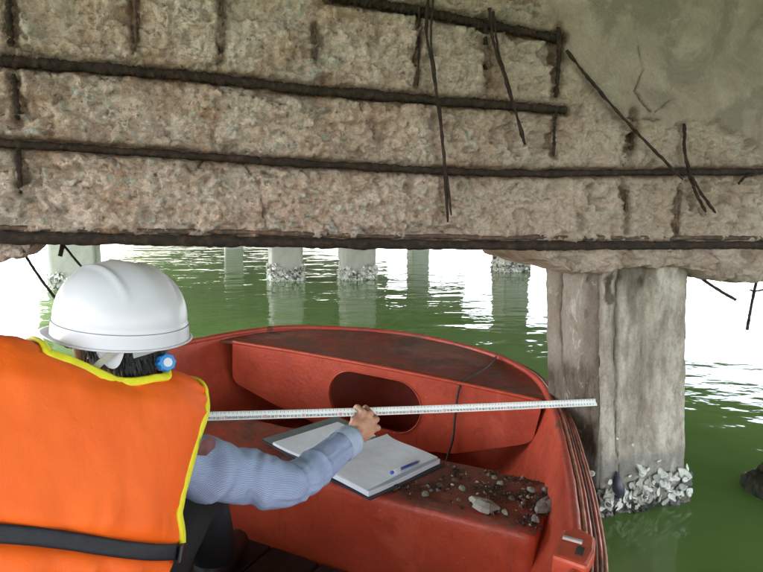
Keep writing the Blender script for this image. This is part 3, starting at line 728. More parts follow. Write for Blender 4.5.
# bulkhead with the oval opening
outer = [(-.715, .322), (-.60, .327), (-.35, .333), (-.04, .336), (.28, .333), (.52, .327), (.606, .322), (.608, .30), (.590, .185), (.56, .165), (.31, .070), (.10, .040), (-.22, .045), (-.50, .098), (-.69, .150), (-.712, .175)]
hole = []
hx0, hx1, hz0, hz1 = -.228, .172, .098, .306; hr = (hz1 - hz0) / 2; hc = (hz0 + hz1) / 2
for k in range(20): a = -math.pi / 2 + math.pi * k / 19; hole.append((hx1 - hr + hr * math.cos(a), hc + hr * math.sin(a)))
for k in range(20): a = math.pi / 2 + math.pi * k / 19; hole.append((hx0 + hr + hr * math.cos(a), hc + hr * math.sin(a)))
oc = resample(np.array(outer + [outer[0]]), 121)[:-1]
def plate_with_hole(name, y, th, mat):
    bm = bmesh.new()
    def ring(pts): 
        vs = [bm.verts.new((p[0], y, p[1])) for p in pts]; return vs, [bm.edges.new((vs[k], vs[(k + 1) % len(vs)])) for k in range(len(vs))]
    v1, e1 = ring(oc); v2, e2 = ring(hole)
    bmesh.ops.triangle_fill(bm, edges=e1 + e2, use_beauty=True)
    ext = bmesh.ops.extrude_face_region(bm, geom=bm.faces[:])
    for v in ext['geom']:
        if isinstance(v, bmesh.types.BMVert): v.co.y += th
    bmesh.ops.recalc_face_normals(bm, faces=bm.faces[:])
    me = bpy.data.meshes.new(name); bm.to_mesh(me); bm.free(); me.materials.append(mat); return link(name, me, boat)
bulk = plate_with_hole('bulkhead', .006, .016, M_RED)
ringP = np.array([(p[0], .003, p[1]) for p in hole + hole[:2]])
tube_obj('hatch_rim', ringP, .0026, M_RED, bulk, 7)
lip = np.array([(x, .010, .329 + .012 * (1 - ((x + .04) / .68) ** 2)) for x in np.linspace(-.715, .606, 60)])
tube_obj('deck_edge', lip, .0075, M_RED, fd, 8, .05)
# bow locker lining behind the hatch
V = []; 
for y in (.05, .52): V += [(-.5, y, .09 if y < .1 else .2), (.42, y, .09 if y < .1 else .2), (.42, y, .31), (-.5, y, .31)]
# thwart (midship seat) as a closed box with rolled front edge
TH = .21
def thwart(name, l0, l1, f0, f1, top, mat_top, mat_face, tp=0.0, sag=.004):
    nl = 60; prof = [(f0 + .016, FLOORH - .02), (f0 + .010, FLOORH + .05), (f0 + .002, top - .05), (f0, top - .018), (f0 + .004, top - .005), (f0 + .015, top)] 
    prof += [(f0 + .015 + (f1 - f0 - .03) * k / 10, top) for k in range(1, 11)] + [(f1 - .004, top - .006), (f1, top - .02), (f1 + .002, FLOORH - .02)]
    V = []
    for i in range(nl):
        x = l0 + (l1 - l0) * i / (nl - 1)
        for j, (y, h) in enumerate(prof):
            dz = sag * float(fbm(x * 6, y * 6, 820, 3)) if h > FLOORH + .04 else 0
            V.append((x, y + tp * (x - l1) + .003 * float(fbm(x * 9, h * 9, 821, 3)), h + dz))
    F = grid_faces(nl, len(prof)) + [list(range(len(prof)))[::-1], [(nl - 1) * len(prof) + j for j in range(len(prof))]]
    me = mesh_data(name, V, F, mat_face); fix_normals(me); me.materials.append(mat_top)
    for p in me.polygons:
        if p.normal.z > .8: p.material_index = 1
    return link(name, me, boat)
th = thwart('seat', -.80, .742, -.652, -.335, TH, M_RED_TH, M_RED, .07)
thwart('seat', -.86, .83, -1.68, -1.33, .125, M_RED_TH, M_RED)
# knee between seat and wall, floor boards
me_fb = mesh_data('floor_board', *box_vf((0, 0, 0), .158, 1.0, .018), plain('dark_wood', (.018, .012, .010), .6, .5, 25, .5, 40), False); bevel_mesh(me_fb, .004, 1)  # boards coloured nearly black
for k in range(8):
    o = link('floor_board', me_fb, boat); o.location = (-.56 + .162 * k, -1.0 + .0 * k, FLOORH + .015); o.scale = (1, .62, 1); o.rotation_euler = (0, 0, .01 * math.sin(k * 2.3))
for k in range(8):
    o = link('floor_board', me_fb, boat); o.location = (-.56 + .162 * k, -2.25, FLOORH + .015); o.scale = (1, 1.08, 1)
# rowlock block on the near right gunwale
rl = BL(573, 551, RIMH + .01)
rows = [(-.030, -.055), (.034, -.060), (.040, .0), (.034, .055), (.0, .075), (-.030, .05)]
def prism(pts, z0, z1):
    n = len(pts); V = [(x, y, z0) for x, y in pts] + [(x, y, z1) for x, y in pts]
    return V, [list(range(n))[::-1], list(range(n, 2 * n))] + [[k, (k + 1) % n, n + (k + 1) % n, n + k] for k in range(n)]
V, F = prism(rows, -.06, .012); rb = mobj('rowlock_block', np.array(V) + rl, F, M_RED, boat, False); bevel_mesh(rb.data, .007, 2)
V, F = box_vf((rl[0] - .004, rl[1] + .008, rl[2] + .018), .036, .008, .005); pl = mobj('rowlock_plate', V, F, plain('worn_steel', (.45, .40, .38), .45, .3), rb, False)
V, F = box_vf((rl[0] + .014, rl[1] - .016, rl[2] + .008), .014, .030, .012); mobj('rowlock_slot', V, F, M_RUST, rb, False)

def on_boat(name, label, cat, loc, group=None, rz=0):
    m = BM @ Matrix.Translation(Vector([float(c) for c in loc])) @ Matrix.Rotation(rz, 4, 'Z'); return thing(name, label, cat, mat=m, group=group)
def boat_mesh_thing(name, me, label, cat, loc, rz=0, group=None, rx=0, ry=0, sc=(1, 1, 1)):
    o = link(name, me); o.matrix_world = BM @ Matrix.Translation(Vector([float(c) for c in loc])) @ Matrix.Rotation(rz, 4, 'Z') @ Matrix.Rotation(rx, 4, 'X') @ Matrix.Rotation(ry, 4, 'Y') @ Matrix.Diagonal((*sc, 1))
    return tag(o, label, cat, group)
# cord hanging over the bulkhead
cp = [BL(496, 357, .345), BL(489, 365, .343), BL(478, 373, .342), BL(466, 379, .341), BF(460, 386, .004), BF(457, 400, -.006), BF(455, 418, -.008), BF(453, 438, -.008), BF(449, 452, -.012), BF(446, 462, -.02)]
V, F = tube(catmull(cp, 60), .0042, 7, .1, 3)
o = mobj('cord', V, F, plain('cord_black', (.035, .028, .025), .8, .4, 80, .5, 200)); o.matrix_world = BM; tag(o, 'thin dark cord trailing over the red foredeck and down the bulkhead', 'cord')

# ------------------------------------------------------------------ notebook, pen
n_l, n_t, n_r, n_b = [BL(*p, TH + .012) for p in ((262, 443), (335, 418), (440, 462), (375, 500))]
ctr = (n_l + n_t + n_r + n_b) / 4
ex_ = ((n_r - n_t) + (n_b - n_l)) / 2; ey_ = ((n_t - n_l) + (n_r - n_b)) / 2
LW, LH = np.linalg.norm(ex_), np.linalg.norm(ey_); rz_ = math.atan2(ex_[1], ex_[0])
note = on_boat('ring_binder', 'open dark ring binder with white pages lying on the red boat seat', 'notebook', (ctr[0], ctr[1], TH + .004), rz=rz_)
M_COVER = plain('binder_cover', (.028, .032, .045), .5, .2, 60, .3, 150); M_PAPER = NT('paper')
pn = M_PAPER.noise(16, 4, .6); M_PAPER = M_PAPER.done(M_PAPER.ramp(pn, [(.3, (.68, .71, .79)), (.7, (.78, .80, .86))]), .8, M_PAPER.bump(M_PAPER.noise(9, 3), .5, .012))
def sheet(name, x0, x1, y0, y1, z, th, mat, parent, lift=None, n=18, seed=0):
    top = []; bot = []
    for i in range(n):
        for j in range(n):
            x = x0 + (x1 - x0) * i / (n - 1); y = y0 + (y1 - y0) * j / (n - 1)
            dz = (lift(i / (n - 1), j / (n - 1)) if lift else 0)
            top.append((x, y, z + dz + th)); bot.append((x, y, z + dz * (.9 if th > .004 else 1)))
    F = grid_faces(n, n); F2 = [[k + n * n for k in f[::-1]] for f in F]
    rim = [i * n for i in range(n)] + [(n - 1) * n + j for j in range(1, n)] + [i * n + n - 1 for i in range(n - 2, -1, -1)] + [j for j in range(n - 2, 0, -1)]
    F3 = [[rim[k], rim[k - 1], rim[k - 1] + n * n, rim[k] + n * n] for k in range(len(rim))]
    o = mobj(name, top + bot, F + F2 + F3, mat, parent, smooth=False); fix_normals(o.data); return o
hw, hh_ = LW / 2, LH / 2
sheet('cover', -hw, -.012, -hh_, hh_, .0, .003, M_COVER, note, lambda a, b: .004 + .010 * (1 - a))
sheet('cover', .012, hw, -hh_, hh_, .0, .003, M_COVER, note)
sheet('spine', -.012, .012, -hh_, hh_, .001, .003, M_COVER, note)
M_GREYP = plain('grey_divider', (.16, .18, .19), .6, .15, 40, .1)
sheet('inner_lining', -hw + .004, -.02, -hh_ + .004, hh_ - .004, .004, .001, M_GREYP, note, lambda a, b: .004 + .010 * (1 - a))
sheet('page', -hw + .055, -.008, -hh_ + .004, hh_ - .045, .007, .007, M_PAPER, note, lambda a, b: .004 + .006 * (1 - a) + .014 * a * a)
sheet('page', .006, hw - .012, -hh_ + .006, hh_ - .008, .004, .014, M_PAPER, note, lambda a, b: .012 * math.exp(-a * 7) + .002 * math.sin(b * 5 + a * 3))
sheet('page', .012, hw - .018, -hh_ + .004, hh_ - .012, .0195, .0008, M_PAPER, note, lambda a, b: .012 * math.exp(-a * 7) + .003 * math.sin(b * 4 + a * 4 + 1) + .004)
for k in range(2):
    y = (-.5 + k) * .09; ringp = [(.030 * math.cos(a), y, .012 + .024 * math.sin(a)) for a in np.linspace(0, math.pi, 12)]
    tube_obj('binder_ring', ringp, .0018, plain('ring_metal', (.5, .5, .5), .3, metal=1), note, 6)
p0 = BL(391, 473, TH + .036); p1 = BL(420, 461, TH + .036)
pen = on_boat('pen', 'blue and white ballpoint pen lying on the right page of the binder', 'pen', p0)
q1 = p1 - p0; L_ = np.linalg.norm(q1); q1 = q1 / L_
tube_obj('barrel', [q1 * (.035), q1 * (L_ - .012)], [.0042, .0042], plain('pen_blue', (.03, .05, .22), .3, .1), pen, 10)
tube_obj('grip', [q1 * 0.008, q1 * .036], [.0046, .0046], plain('pen_white', (.7, .72, .78), .35, .1), pen, 10)
tube_obj('tip', [q1 * (L_ - .012), q1 * L_], [.0038, .0012], plain('pen_tip', (.4, .4, .42), .3, metal=1), pen, 8)
tube_obj('end_cap', [q1 * 0, q1 * .008], [.0052, .0050], plain('pen_cap', (.04, .10, .40), .3, .1), pen, 10)
V, F = box_vf((0, 0, 0), .030, .003, .0022); V = np.array(V); ang_ = math.atan2(q1[1], q1[0]); V = np.array([(v[0] * math.cos(ang_) - v[1] * math.sin(ang_), v[0] * math.sin(ang_) + v[1] * math.cos(ang_), v[2]) for v in V]) + q1 * .022 + np.array([0, 0, .006])
mobj('clip', V, F, plain('pen_clip', (.75, .77, .8), .3, .1), pen, False)

# ------------------------------------------------------------------ concrete flakes and dirt on the seat
M_FLAKE = [plain('flake_pale', (.50, .47, .42), .85, .35, 60, .8, 120), plain('flake_grey', (.30, .28, .25), .85, .4, 60, .8, 120), plain('flake_brown', (.16, .10, .075), .85, .5, 60, .8, 120)]
def flake_mesh(seed, mat):
    """a thin jagged plate: irregular outline, broken edge, uneven top"""
    rg_ = np.random.RandomState(seed); n = 11; a = np.sort(rg_.rand(n) * .35 + np.arange(n) * 2 * math.pi / n); rr = .72 + rg_.rand(n) * .42
    V = [(rr[k] * math.cos(a[k]), rr[k] * math.sin(a[k]), -.6) for k in range(n)] + [(rr[k] * .93 * math.cos(a[k]), rr[k] * .93 * math.sin(a[k]), .25 + rg_.rand() * .35) for k in range(n)]
    V += [(rr[k] * .5 * math.cos(a[k] + .2), rr[k] * .5 * math.sin(a[k] + .2), .45 + rg_.rand() * .7) for k in range(n)] + [(0, 0, .8), (0, 0, -.6)]
    F = []
    for k in range(n):
        k2 = (k + 1) % n; F += [[k, k2, n + k2, n + k], [n + k, n + k2, 2 * n + k2, 2 * n + k], [2 * n + k, 2 * n + k2, 3 * n], [k2, k, 3 * n + 1]]
    return mesh_data('concrete_flake', V, F, mat, False)
FL = [(485, 507, .040, .030, .013, 0, 'pale jagged concrete flake, largest beside the seat front edge'),
      (545, 507, .050, .026, .011, 1, 'long grey concrete flake at the right end of the seat'),
      (535, 520, .013, .011, .008, 1, 'grey concrete chip just below the long grey flake'),
      (500, 484, .010, .008, .006, 0, 'tiny pale chip near the back edge of the seat, mid heap'), (462, 489, .011, .010, .007, 1, 'small grey chip just right of the binder corner'), (472, 500, .010, .009, .006, 0, 'small pale chip just left of the largest flake'), (425, 495, .012, .010, .007, 1, 'small grey chip by the seat front edge, nearest below the binder'),
      (531, 491, .014, .009, .007, 1, 'flat grey chip directly behind the long grey flake'), (545, 490, .011, .009, .006, 1, 'small grey chip at the far right, behind the long flake'), (505, 513, .011, .008, .005, 0, 'thin pale chip by the front edge, right of the largest flake'),
      (455, 481, .010, .007, .006, 2, 'small brown chip close to the right tip of the binder'), (512, 499, .010, .009, .006, 2, 'small brown chip halfway between the two big flakes'), (494, 478, .009, .007, .005, 1, 'tiny grey chip at the very back edge of the seat'), (440, 486, .010, .008, .006, 2, 'small brown chip tucked beside the lower edge of the binder')]
for k, (x, y, a, b, c, m, lab) in enumerate(FL):
    p = BL(x, y, TH + .004)
    boat_mesh_thing('concrete_flake', flake_mesh(900 + k, M_FLAKE[m]), lab or 'small concrete chip among the dirt on the red boat seat', 'debris', p + np.array([0, 0, c * .55]), k * 1.3, 'concrete chips on the seat', .15 * math.sin(k * 3), .15 * math.cos(k * 5), (a, b, c))
Vs, Fs = [], []; rg_ = np.random.RandomState(5)
for j in range(5200):
    x = rg_.uniform(385, 562); lo = 452 + (x - 440) * .27 if x > 440 else 458; y = lo + rg_.rand() * 52
    if rg_.rand() > .06 + 1.5 * float(sstep(.38, .75, vnoise(np.array(x / 17), np.array(y / 8), 77))): continue
    p = BL(x, y, TH + .002)
    if not (-.63 + .07 * (p[0] - .775) < p[1] < -.345 + .07 * (p[0] - .775)) or p[0] > .75: continue
    r0 = .0012 + rg_.rand() ** 5 * .0055; b = len(Vs)
    dd = rg_.randn(6, 3); base = np.array([[1, 0, 0], [-1, 0, 0], [0, 1, 0], [0, -1, 0], [0, 0, .7], [0, 0, -.7]]) + dd * .25
    Vs += [tuple(p + q * r0 + np.array([0, 0, r0 * .4])) for q in base]
    Fs += [[b + i for i in f] for f in ((0, 2, 4), (2, 1, 4), (1, 3, 4), (3, 0, 4), (2, 0, 5), (1, 2, 5), (3, 1, 5), (0, 3, 5))]
dm = mesh_data('seat_dirt', Vs, Fs, M_FLAKE[2], False)
for m in (M_FLAKE[1], M_FLAKE[0], plain('soil', (.035, .022, .017), .9, .4)): dm.materials.append(m)
for q, pl_ in enumerate(dm.polygons): pl_.material_index = [0, 3, 3, 3, 3, 0, 3, 3, 3, 3, 0, 3, 1, 3, 3, 0, 3, 3, 3, 2, 3, 3, 0][(q // 8) % 23]
do = link('seat_dirt', dm); do.matrix_world = BM; do['kind'] = 'stuff'; do['label'] = 'dark soil and concrete crumbs strewn over the red boat seat'; do['category'] = 'dirt'
#PERSON
# ------------------------------------------------------------------ PERSON
Rs = PY(217, 400, 1.22); Ls = PY(-70, 345, .92)
vr = Rs - Ls; vr /= np.linalg.norm(vr)
fh_ = np.array([-vr[1], vr[0], 0]); fh_ /= np.linalg.norm(fh_)
vu = np.array([0, 0, 1]) + .30 * fh_; vu = vu - (vu @ vr) * vr; vu /= np.linalg.norm(vu)
vf = np.cross(vu, vr)                       # forward of the torso
NK = PY(115, 383, 1.10)                     # back of the neck on the vest surface
def T3(u, v, f=0.0): return NK + u * vr + v * vu + f * vf
class Blob:
    """overlapping rounded solids fused into one skin by a voxel remesh"""
    def __init__(s): s.bm = bmesh.new()
    def cap(s, a, b, ra, rb, seg=2):
        bm = bmesh.new()
        for c, r in ((a, ra), (b, rb)):
            g = bmesh.ops.create_icosphere(bm, subdivisions=seg, radius=float(r))
            bmesh.ops.translate(bm, verts=g['verts'], vec=Vector([float(q) for q in c]))
        h = bmesh.ops.convex_hull(bm, input=bm.verts[:])
        bmesh.ops.delete(bm, geom=[g for g in h['geom_interior'] if isinstance(g, bmesh.types.BMVert)], context='VERTS')
        s._add(bm)
    def chain(s, pts, rads, seg=2):
        for k in range(len(pts) - 1): s.cap(pts[k], pts[k + 1], rads[k], rads[k + 1], seg)
    def ell(s, c, axes, rad, seg=3):
        bm = bmesh.new(); bmesh.ops.create_icosphere(bm, subdivisions=seg, radius=1)
        A = np.array(axes).T * np.array(rad)
        for v in bm.verts: v.co = Vector([float(q) for q in np.array(c) + A @ np.array(v.co)])
        s._add(bm)
    def _add(s, bm):
        me = bpy.data.meshes.new('tmp'); bm.to_mesh(me); bm.free(); s.bm.from_mesh(me); bpy.data.meshes.remove(me)
    def build(s, name, voxel, mat, parent, off, smooth_it=4):
        me = bpy.data.meshes.new(name); s.bm.to_mesh(me); s.bm.free()
        o = bpy.data.objects.new('tmp_blob', me); COL.objects.link(o)
        m = o.modifiers.new('r', 'REMESH'); m.mode = 'VOXEL'; m.voxel_size = voxel
        if smooth_it: q = o.modifiers.new('s', 'SMOOTH'); q.iterations = smooth_it; q.factor = .5
        dg = bpy.context.evaluated_depsgraph_get(); dg.update()
        out = bpy.data.meshes.new_from_object(o.evaluated_get(dg)); bpy.data.objects.remove(o); bpy.data.meshes.remove(me)
        out.name = name; out.materials.clear(); out.materials.append(mat)
        n = len(out.vertices); co = np.empty(n * 3); out.vertices.foreach_get('co', co); co = co.reshape(-1, 3) - np.asarray(off); out.vertices.foreach_set('co', co.ravel())
        out.polygons.foreach_set('use_smooth', [True] * len(out.polygons)); out.update()
        return link(name, out, parent)
PEL = T3(0, -.44, .10)
PLOC = np.array([PEL[0], PEL[1], .06])
person = thing('person', 'person seen from behind in white helmet and orange life vest, seated in the boat', 'person', PLOC)
def skin_mat():
    t = NT('skin'); c = t.ramp(t.noise(40, 4), [(.3, (.36, .175, .105)), (.7, (.50, .27, .175))])
    return t.done(c, .5, t.bump(t.noise(300, 3), .25, .0015), .4, **{'Subsurface Weight': .08, 'Subsurface Radius': (.01, .004, .002)})
M_SKIN = skin_mat()
# joints
SHR = T3(.165, -.105, .112); SHL = T3(-.165, -.095, .115)
ELB = PY(288, 484, 1.36); WRI = PY(349, 441, 1.585)
ELBL = np.array([-.80, 1.20, .42]); WRIL = np.array([-.68, 1.42, .43])
HIPR = PEL + .095 * vr; HIPL = PEL - .095 * vr
KNR = np.array([-.44, 1.40, .30]); KNL = np.array([-.92, 1.33, .33])
ANR = np.array([-.43, 1.52, .045]); ANL = np.array([-.90, 1.54, .075])
# tape measure line
TAPE_L = PY(124, 418.5, 1.46); TAPE_R = PY(597, 402.2, 1.862)
tdir = TAPE_R - TAPE_L; TLEN = np.linalg.norm(tdir); tdir /= TLEN
def on_tape(px): 
    d = ray(px, 0); n_ = np.cross(ray(px, 0), ray(px, 500)); k = ((_C - TAPE_L) @ n_) / (tdir @ n_); return TAPE_L + tdir * k
HT = on_tape(365)
# head
HC = PY(116, 334, 1.215)                    # head centre
phi = math.radians(38); hf = np.array([-math.cos(phi), math.sin(phi), -.16]); hf /= np.linalg.norm(hf)
hl = np.cross(np.array([0, 0, 1.0]), hf); hl /= np.linalg.norm(hl)      # the head's left, towards the camera
tilt = math.radians(4); hl = hl * math.cos(tilt) + np.array([0, 0, 1.0]) * math.sin(tilt) * -1; hl -= (hl @ hf) * hf; hl /= np.linalg.norm(hl); hu = np.cross(hf, hl)
def H3(f, l, u): return HC + f * hf + l * hl + u * hu
B = Blob()
B.ell(H3(-.01, 0, .035), (hf, hl, hu), (.098, .076, .095)); B.ell(H3(.035, 0, -.045), (hf, hl, hu), (.060, .056, .068))
B.cap(H3(.092, 0, .0), H3(.112, 0, -.028), .010, .014); B.ell(H3(.09, 0, -.07), (hf, hl, hu), (.014, .026, .010)); B.ell(H3(.075, 0, -.105), (hf, hl, hu), (.022, .024, .018))
for s_ in (1, -1):
    B.ell(H3(-.004, s_ * .079, -.018), (hf, hl, hu), (.018, .008, .031)); B.chain([H3(.010, s_ * .083, .006), H3(-.012, s_ * .089, .012), H3(-.023, s_ * .089, -.010), H3(-.010, s_ * .084, -.040)], [.005, .006, .006, .006])
    B.ell(H3(.085, s_ * .032, .008), (hf, hl, hu), (.012, .016, .010))
NB = T3(0, -.02, .085)
B.cap(NB, H3(-.015, 0, -.04), .056, .050); B.cap(T3(-.10, -.05, .085), T3(.10, -.05, .085), .060, .060)
B.ell(T3(0, -.17, .105), (vr, vf, vu), (.150, .095, .19)); B.ell(T3(0, -.36, .11), (vr, vf, vu), (.135, .09, .13)); B.ell(PEL, (vr, vf, vu), (.15, .105, .11))
for S_, E_, W_ in ((SHR, ELB, WRI), (SHL, ELBL, WRIL)): B.chain([S_, S_ * .5 + E_ * .5, E_, E_ * .6 + W_ * .4, W_], [.042, .038, .034, .034, .027])
for H_, K_, A_ in ((HIPR, KNR, ANR), (HIPL, KNL, ANL)):
    B.chain([H_, K_, K_ * .55 + A_ * .45, A_], [.082, .056, .050, .036]); tr = np.array([-.35, .93, 0]) if H_ is HIPL else np.array([.1, .99, 0])
    B.chain([A_ + np.array([0, 0, -.02]), A_ + tr * .09 + np.array([0, 0, -.045]), A_ + tr * .15 + np.array([0, 0, -.05])], [.034, .030, .022])
# right hand closed on the tape
def hp(x, y, dY): return PY(x, y + 2.5, HT[1] + dY)
B.chain([WRI, hp(357, 432, -.030)], [.027, .030]); B.ell(hp(363, 426, -.022), ((.55, .1, .83), (.83, .1, -.55), (.05, -1, .1)), (.040, .034, .023))
KN = [hp(363, 410, -.022), hp(370.5, 411, -.019), hp(376.5, 417, -.015), hp(378, 425.5, -.012)]
for k, kn in enumerate(KN):
    B.cap(hp(359, 430, -.026), kn, .0135, .0104 - .0006 * k)
mids = [hp(357, 405, .006), hp(365.5, 405.5, .016), hp(372, 412, .020), hp(373, 421.5, .018)]
tips = [hp(353.5, 411.5, .020), hp(357, 415, .022), hp(360, 420, .020), hp(360, 428, .016)]
ends = [hp(353.0, 419, .004), hp(351.5, 421, .002), hp(351, 425, .000), hp(353, 431, -.004)]
for k in range(4): B.chain([KN[k], mids[k], tips[k], ends[k]], [.0102 - .0006 * k, .0094 - .0005 * k, .0086 - .0004 * k, .0076])
B.chain([hp(354, 434, -.028), hp(351.5, 426, -.026), hp(355, 418, -.022), hp(359.5, 411.5, -.016)], [.0135, .0120, .0105, .0085])
# left hand closed on the tape case
LHc = TAPE_L + np.array([-.02, -.02, .0])
B.cap(WRIL, LHc, .028, .034)
for k in range(4): q0 = LHc + np.array([.02, .02, .03 - .02 * k]); B.chain([q0, q0 + np.array([.045, .03, -.004]), q0 + np.array([.055, -.005, -.006]), q0 + np.array([.030, -.022, -.006])], [.0105, .0100, .0092, .008])
B.chain([LHc + np.array([0, -.02, .02]), LHc + np.array([.02, -.03, .045]), LHc + np.array([.05, -.025, .05])], [.013, .011, .009])
body = B.build('body', .0024, M_SKIN, person, PLOC, 2)

# trousers and shoes
M_TROU = plain('dark_trousers', (.007, .007, .008), .9, .3, 30, .6, 90, .004)
B = Blob(); B.ell(PEL, (vr, vf, vu), (.170, .125, .125)); B.cap(T3(0, -.36, .11), PEL, .12, .13)
for H_, K_, A_ in ((HIPR, KNR, ANR), (HIPL, KNL, ANL)): B.chain([H_, K_, K_ * .5 + A_ * .5, A_ + np.array([0, 0, .03])], [.100, .073, .068, .058])
tro = B.build('trousers', .007, M_TROU, person, PLOC, 3)
M_SHOE = plain('black_shoe', (.015, .014, .014), .5, .2)
for A_, tr in ((ANR, np.array([.1, .99, 0])), (ANL, np.array([-.35, .93, 0]))):
    B = Blob(); B.chain([A_ + np.array([0, 0, -.01]) - tr * .02, A_ + tr * .09 + np.array([0, 0, -.03]), A_ + tr * .17 + np.array([0, 0, -.04])], [.048, .043, .036]); B.build('shoe', .006, M_SHOE, person, PLOC, 3)

# ---- striped shirt
def shirt_mat():
    t = NT('striped_shirt'); uv = t.coord('UV'); sp = t.n('ShaderNodeSeparateXYZ'); t.l(uv, sp.inputs[0])
    wv_ = t.math('SINE', t.math('MULTIPLY', sp.outputs[0], 2 * math.pi)); f = t.ramp(t.math('ADD', t.math('MULTIPLY', wv_, .5), .5), [(.40, 0.0), (.62, 1.0)])
    c = t.mix(f, (.10, .155, .34), (.47, .53, .64))
    c = t.mix(t.ramp(t.noise(14, 4), [(.35, .22), (.7, 0.0)]), c, (.10, .14, .26))
    return t.done(c, .85, t.bump(t.noise(120, 3), .3, .002), .2)
M_SHIRT = shirt_mat(); M_CUFF = plain('cuff_cloth', (.33, .40, .52), .85, .1, 30, .3, 90)
def sleeve(path, rads, n, ns, seed, folds, nstripe=140):
    C = catmull(path, n); rr = np.interp(np.linspace(0, 1, n), np.linspace(0, 1, len(rads)), rads); T, N, Bn = frames(C)
    L = np.r_[0, np.cumsum(np.linalg.norm(np.diff(C, axis=0), axis=1))]; V = []; UV = []
    for i in range(n):
        for j in range(ns + 1):
            a = 2 * math.pi * j / ns; l = L[i]
            tw = a + l * 7.0
            d = 0
            for (l0, ph, am, wd, sk) in folds:
                x = (l - l0 - sk * math.cos(a - ph)) / wd; d += am * math.exp(-x * x) * (.5 + .5 * math.cos(a - ph))
            jj = a if j < ns else 0.0
            d += .0042 * float(fbm(np.array(l * 13 + 2 * math.cos(jj + 1)), np.array(3 * math.sin(jj) + l * 6), seed, 3)) + .0012 * float(fbm(np.array(l * 40 + 3 * math.cos(jj)), np.array(5 * math.sin(jj)), seed + 1, 2))
            r = rr[i] + d
            V.append(C[i] + r * (math.cos(a) * N[i] + math.sin(a) * Bn[i])); UV.append((nstripe * (j / ns) + l * 60, l))
    return V, grid_faces(n, ns + 1), UV, C, T, N, Bn
def world_angle(N, Bn, d): return math.atan2(d @ Bn, d @ N)
pathR = [T3(.10, -.11, .110), T3(.17, -.112, .112), SHR * .45 + ELB * .55 + np.array([0, 0, -.006]), ELB, ELB * .55 + WRI * .45 + np.array([0, 0, -.006]), WRI * .9 + ELB * .1, WRI]
radR = [.070, .068, .060, .050, .043, .039, .037]
Cc = catmull(pathR, 90); T0, N0, B0 = frames(Cc); camd = -ray(270, 480); camd /= np.linalg.norm(camd)
ph_c = world_angle(N0[45], B0[45], camd); ph_u = world_angle(N0[45], B0[45], np.array([0, 0, 1.0]))
folds = [(.125, ph_c, -.020, .018, .030), (.160, ph_c + .5, .013, .018, .035), (.205, ph_c - .4, -.008, .014, .03), (.255, ph_u, .010, .016, .02), (.285, ph_c, -.012, .013, -.03), (.315, ph_c + .3, .008, .014, -.02), (.37, ph_c, -.007, .010, .02), (.42, ph_c + .6, -.006, .010, -.02), (.09, ph_u, .010, .02, .0), (.46, ph_c, .006, .010, .01)]
V, F, UV, C, T_, N_, B_ = sleeve(pathR, radR, 150, 96, 950, folds)
pathL = [T3(-.10, -.10, .115), T3(-.17, -.105, .118), SHL * .5 + ELBL * .5, ELBL, ELBL * .5 + WRIL * .5, WRIL]
V2, F2, UV2, *_ = sleeve(pathL, [.085, .084, .068, .058, .050, .044], 80, 48, 960, [])
b2 = len(V)
# shirt trunk
nt2, na2 = 30, 60; V3 = []; UV3 = []
for i in range(nt2):
    v = -.02 - .36 * i / (nt2 - 1); wdt = np.interp(v, [-.38, -.2, -.06, -.02], [.145, .162, .150, .085]); dp = np.interp(v, [-.38, -.2, -.06, -.02], [.10, .105, .085, .068])
    for j in range(na2):
        a = 2 * math.pi * j / na2; V3.append(T3(wdt * math.cos(a), v, .108 + dp * math.sin(a))); UV3.append((60 * j / na2, v))
F3 = grid_faces(nt2, na2, True); b3 = b2 + len(V2)
Vall = np.array(list(V) + list(V2) + V3); me = mesh_data('shirt', Vall - PLOC, F + [[k + b2 for k in f] for f in F2] + [[k + b3 for k in f] for f in F3], M_SHIRT); set_uv(me, UV + UV2 + UV3)
shirt = link('shirt', me, person)
def cuff(Cw, Tw, r, ln):
    Pc = [Cw - Tw * ln * (1 - k / 5) for k in range(6)]; Vc, Fc = tube(np.array(Pc + [Pc[-1] - Tw * .004, Pc[-1] - Tw * .02]), [r * .97, r * 1.03, r * 1.04, r * 1.02, r * 1.02, r * 1.0, r * .93, r * .86], 40, 0, 0, False)
    return mobj('cuff', Vc, Fc, M_CUFF, shirt, off=PLOC)
tw_ = (WRI - ELB) / np.linalg.norm(WRI - ELB); cuff(WRI + tw_ * .006, tw_, .0420, .050)
tl_ = (WRIL - ELBL) / np.linalg.norm(WRIL - ELBL); cuff(WRIL + tl_ * .006, tl_, .047, .05)
# maroon strap end folded over the shoulder of the sleeve
V, F = sheet_vf = ([], [])
mp = [PY(196, 455, 1.185), PY(202, 441, 1.19), PY(211, 435, 1.20), PY(216, 439, 1.205), PY(215, 448, 1.20), PY(206, 456, 1.185)]
ctrm = sum(mp) / 6; nrm_ = -ray(208, 445); nrm_ /= np.linalg.norm(nrm_)
Vm = [p for p in mp] + [p - nrm_ * .014 for p in mp] + [ctrm + nrm_ * .006, ctrm - nrm_ * .02]
Fm = [[k, (k + 1) % 6, 12] for k in range(6)] + [[6 + (k + 1) % 6, 6 + k, 13] for k in range(6)] + [[(k + 1) % 6, k, 6 + k, 6 + (k + 1) % 6] for k in range(6)]
o = mobj('strap_end', Vm, Fm, plain('maroon_webbing', (.13, .055, .06), .85, .3, 60, .5, 150), shirt, False, off=PLOC); o['label'] = 'folded maroon strap end on the right shoulder'; fix_normals(o.data)

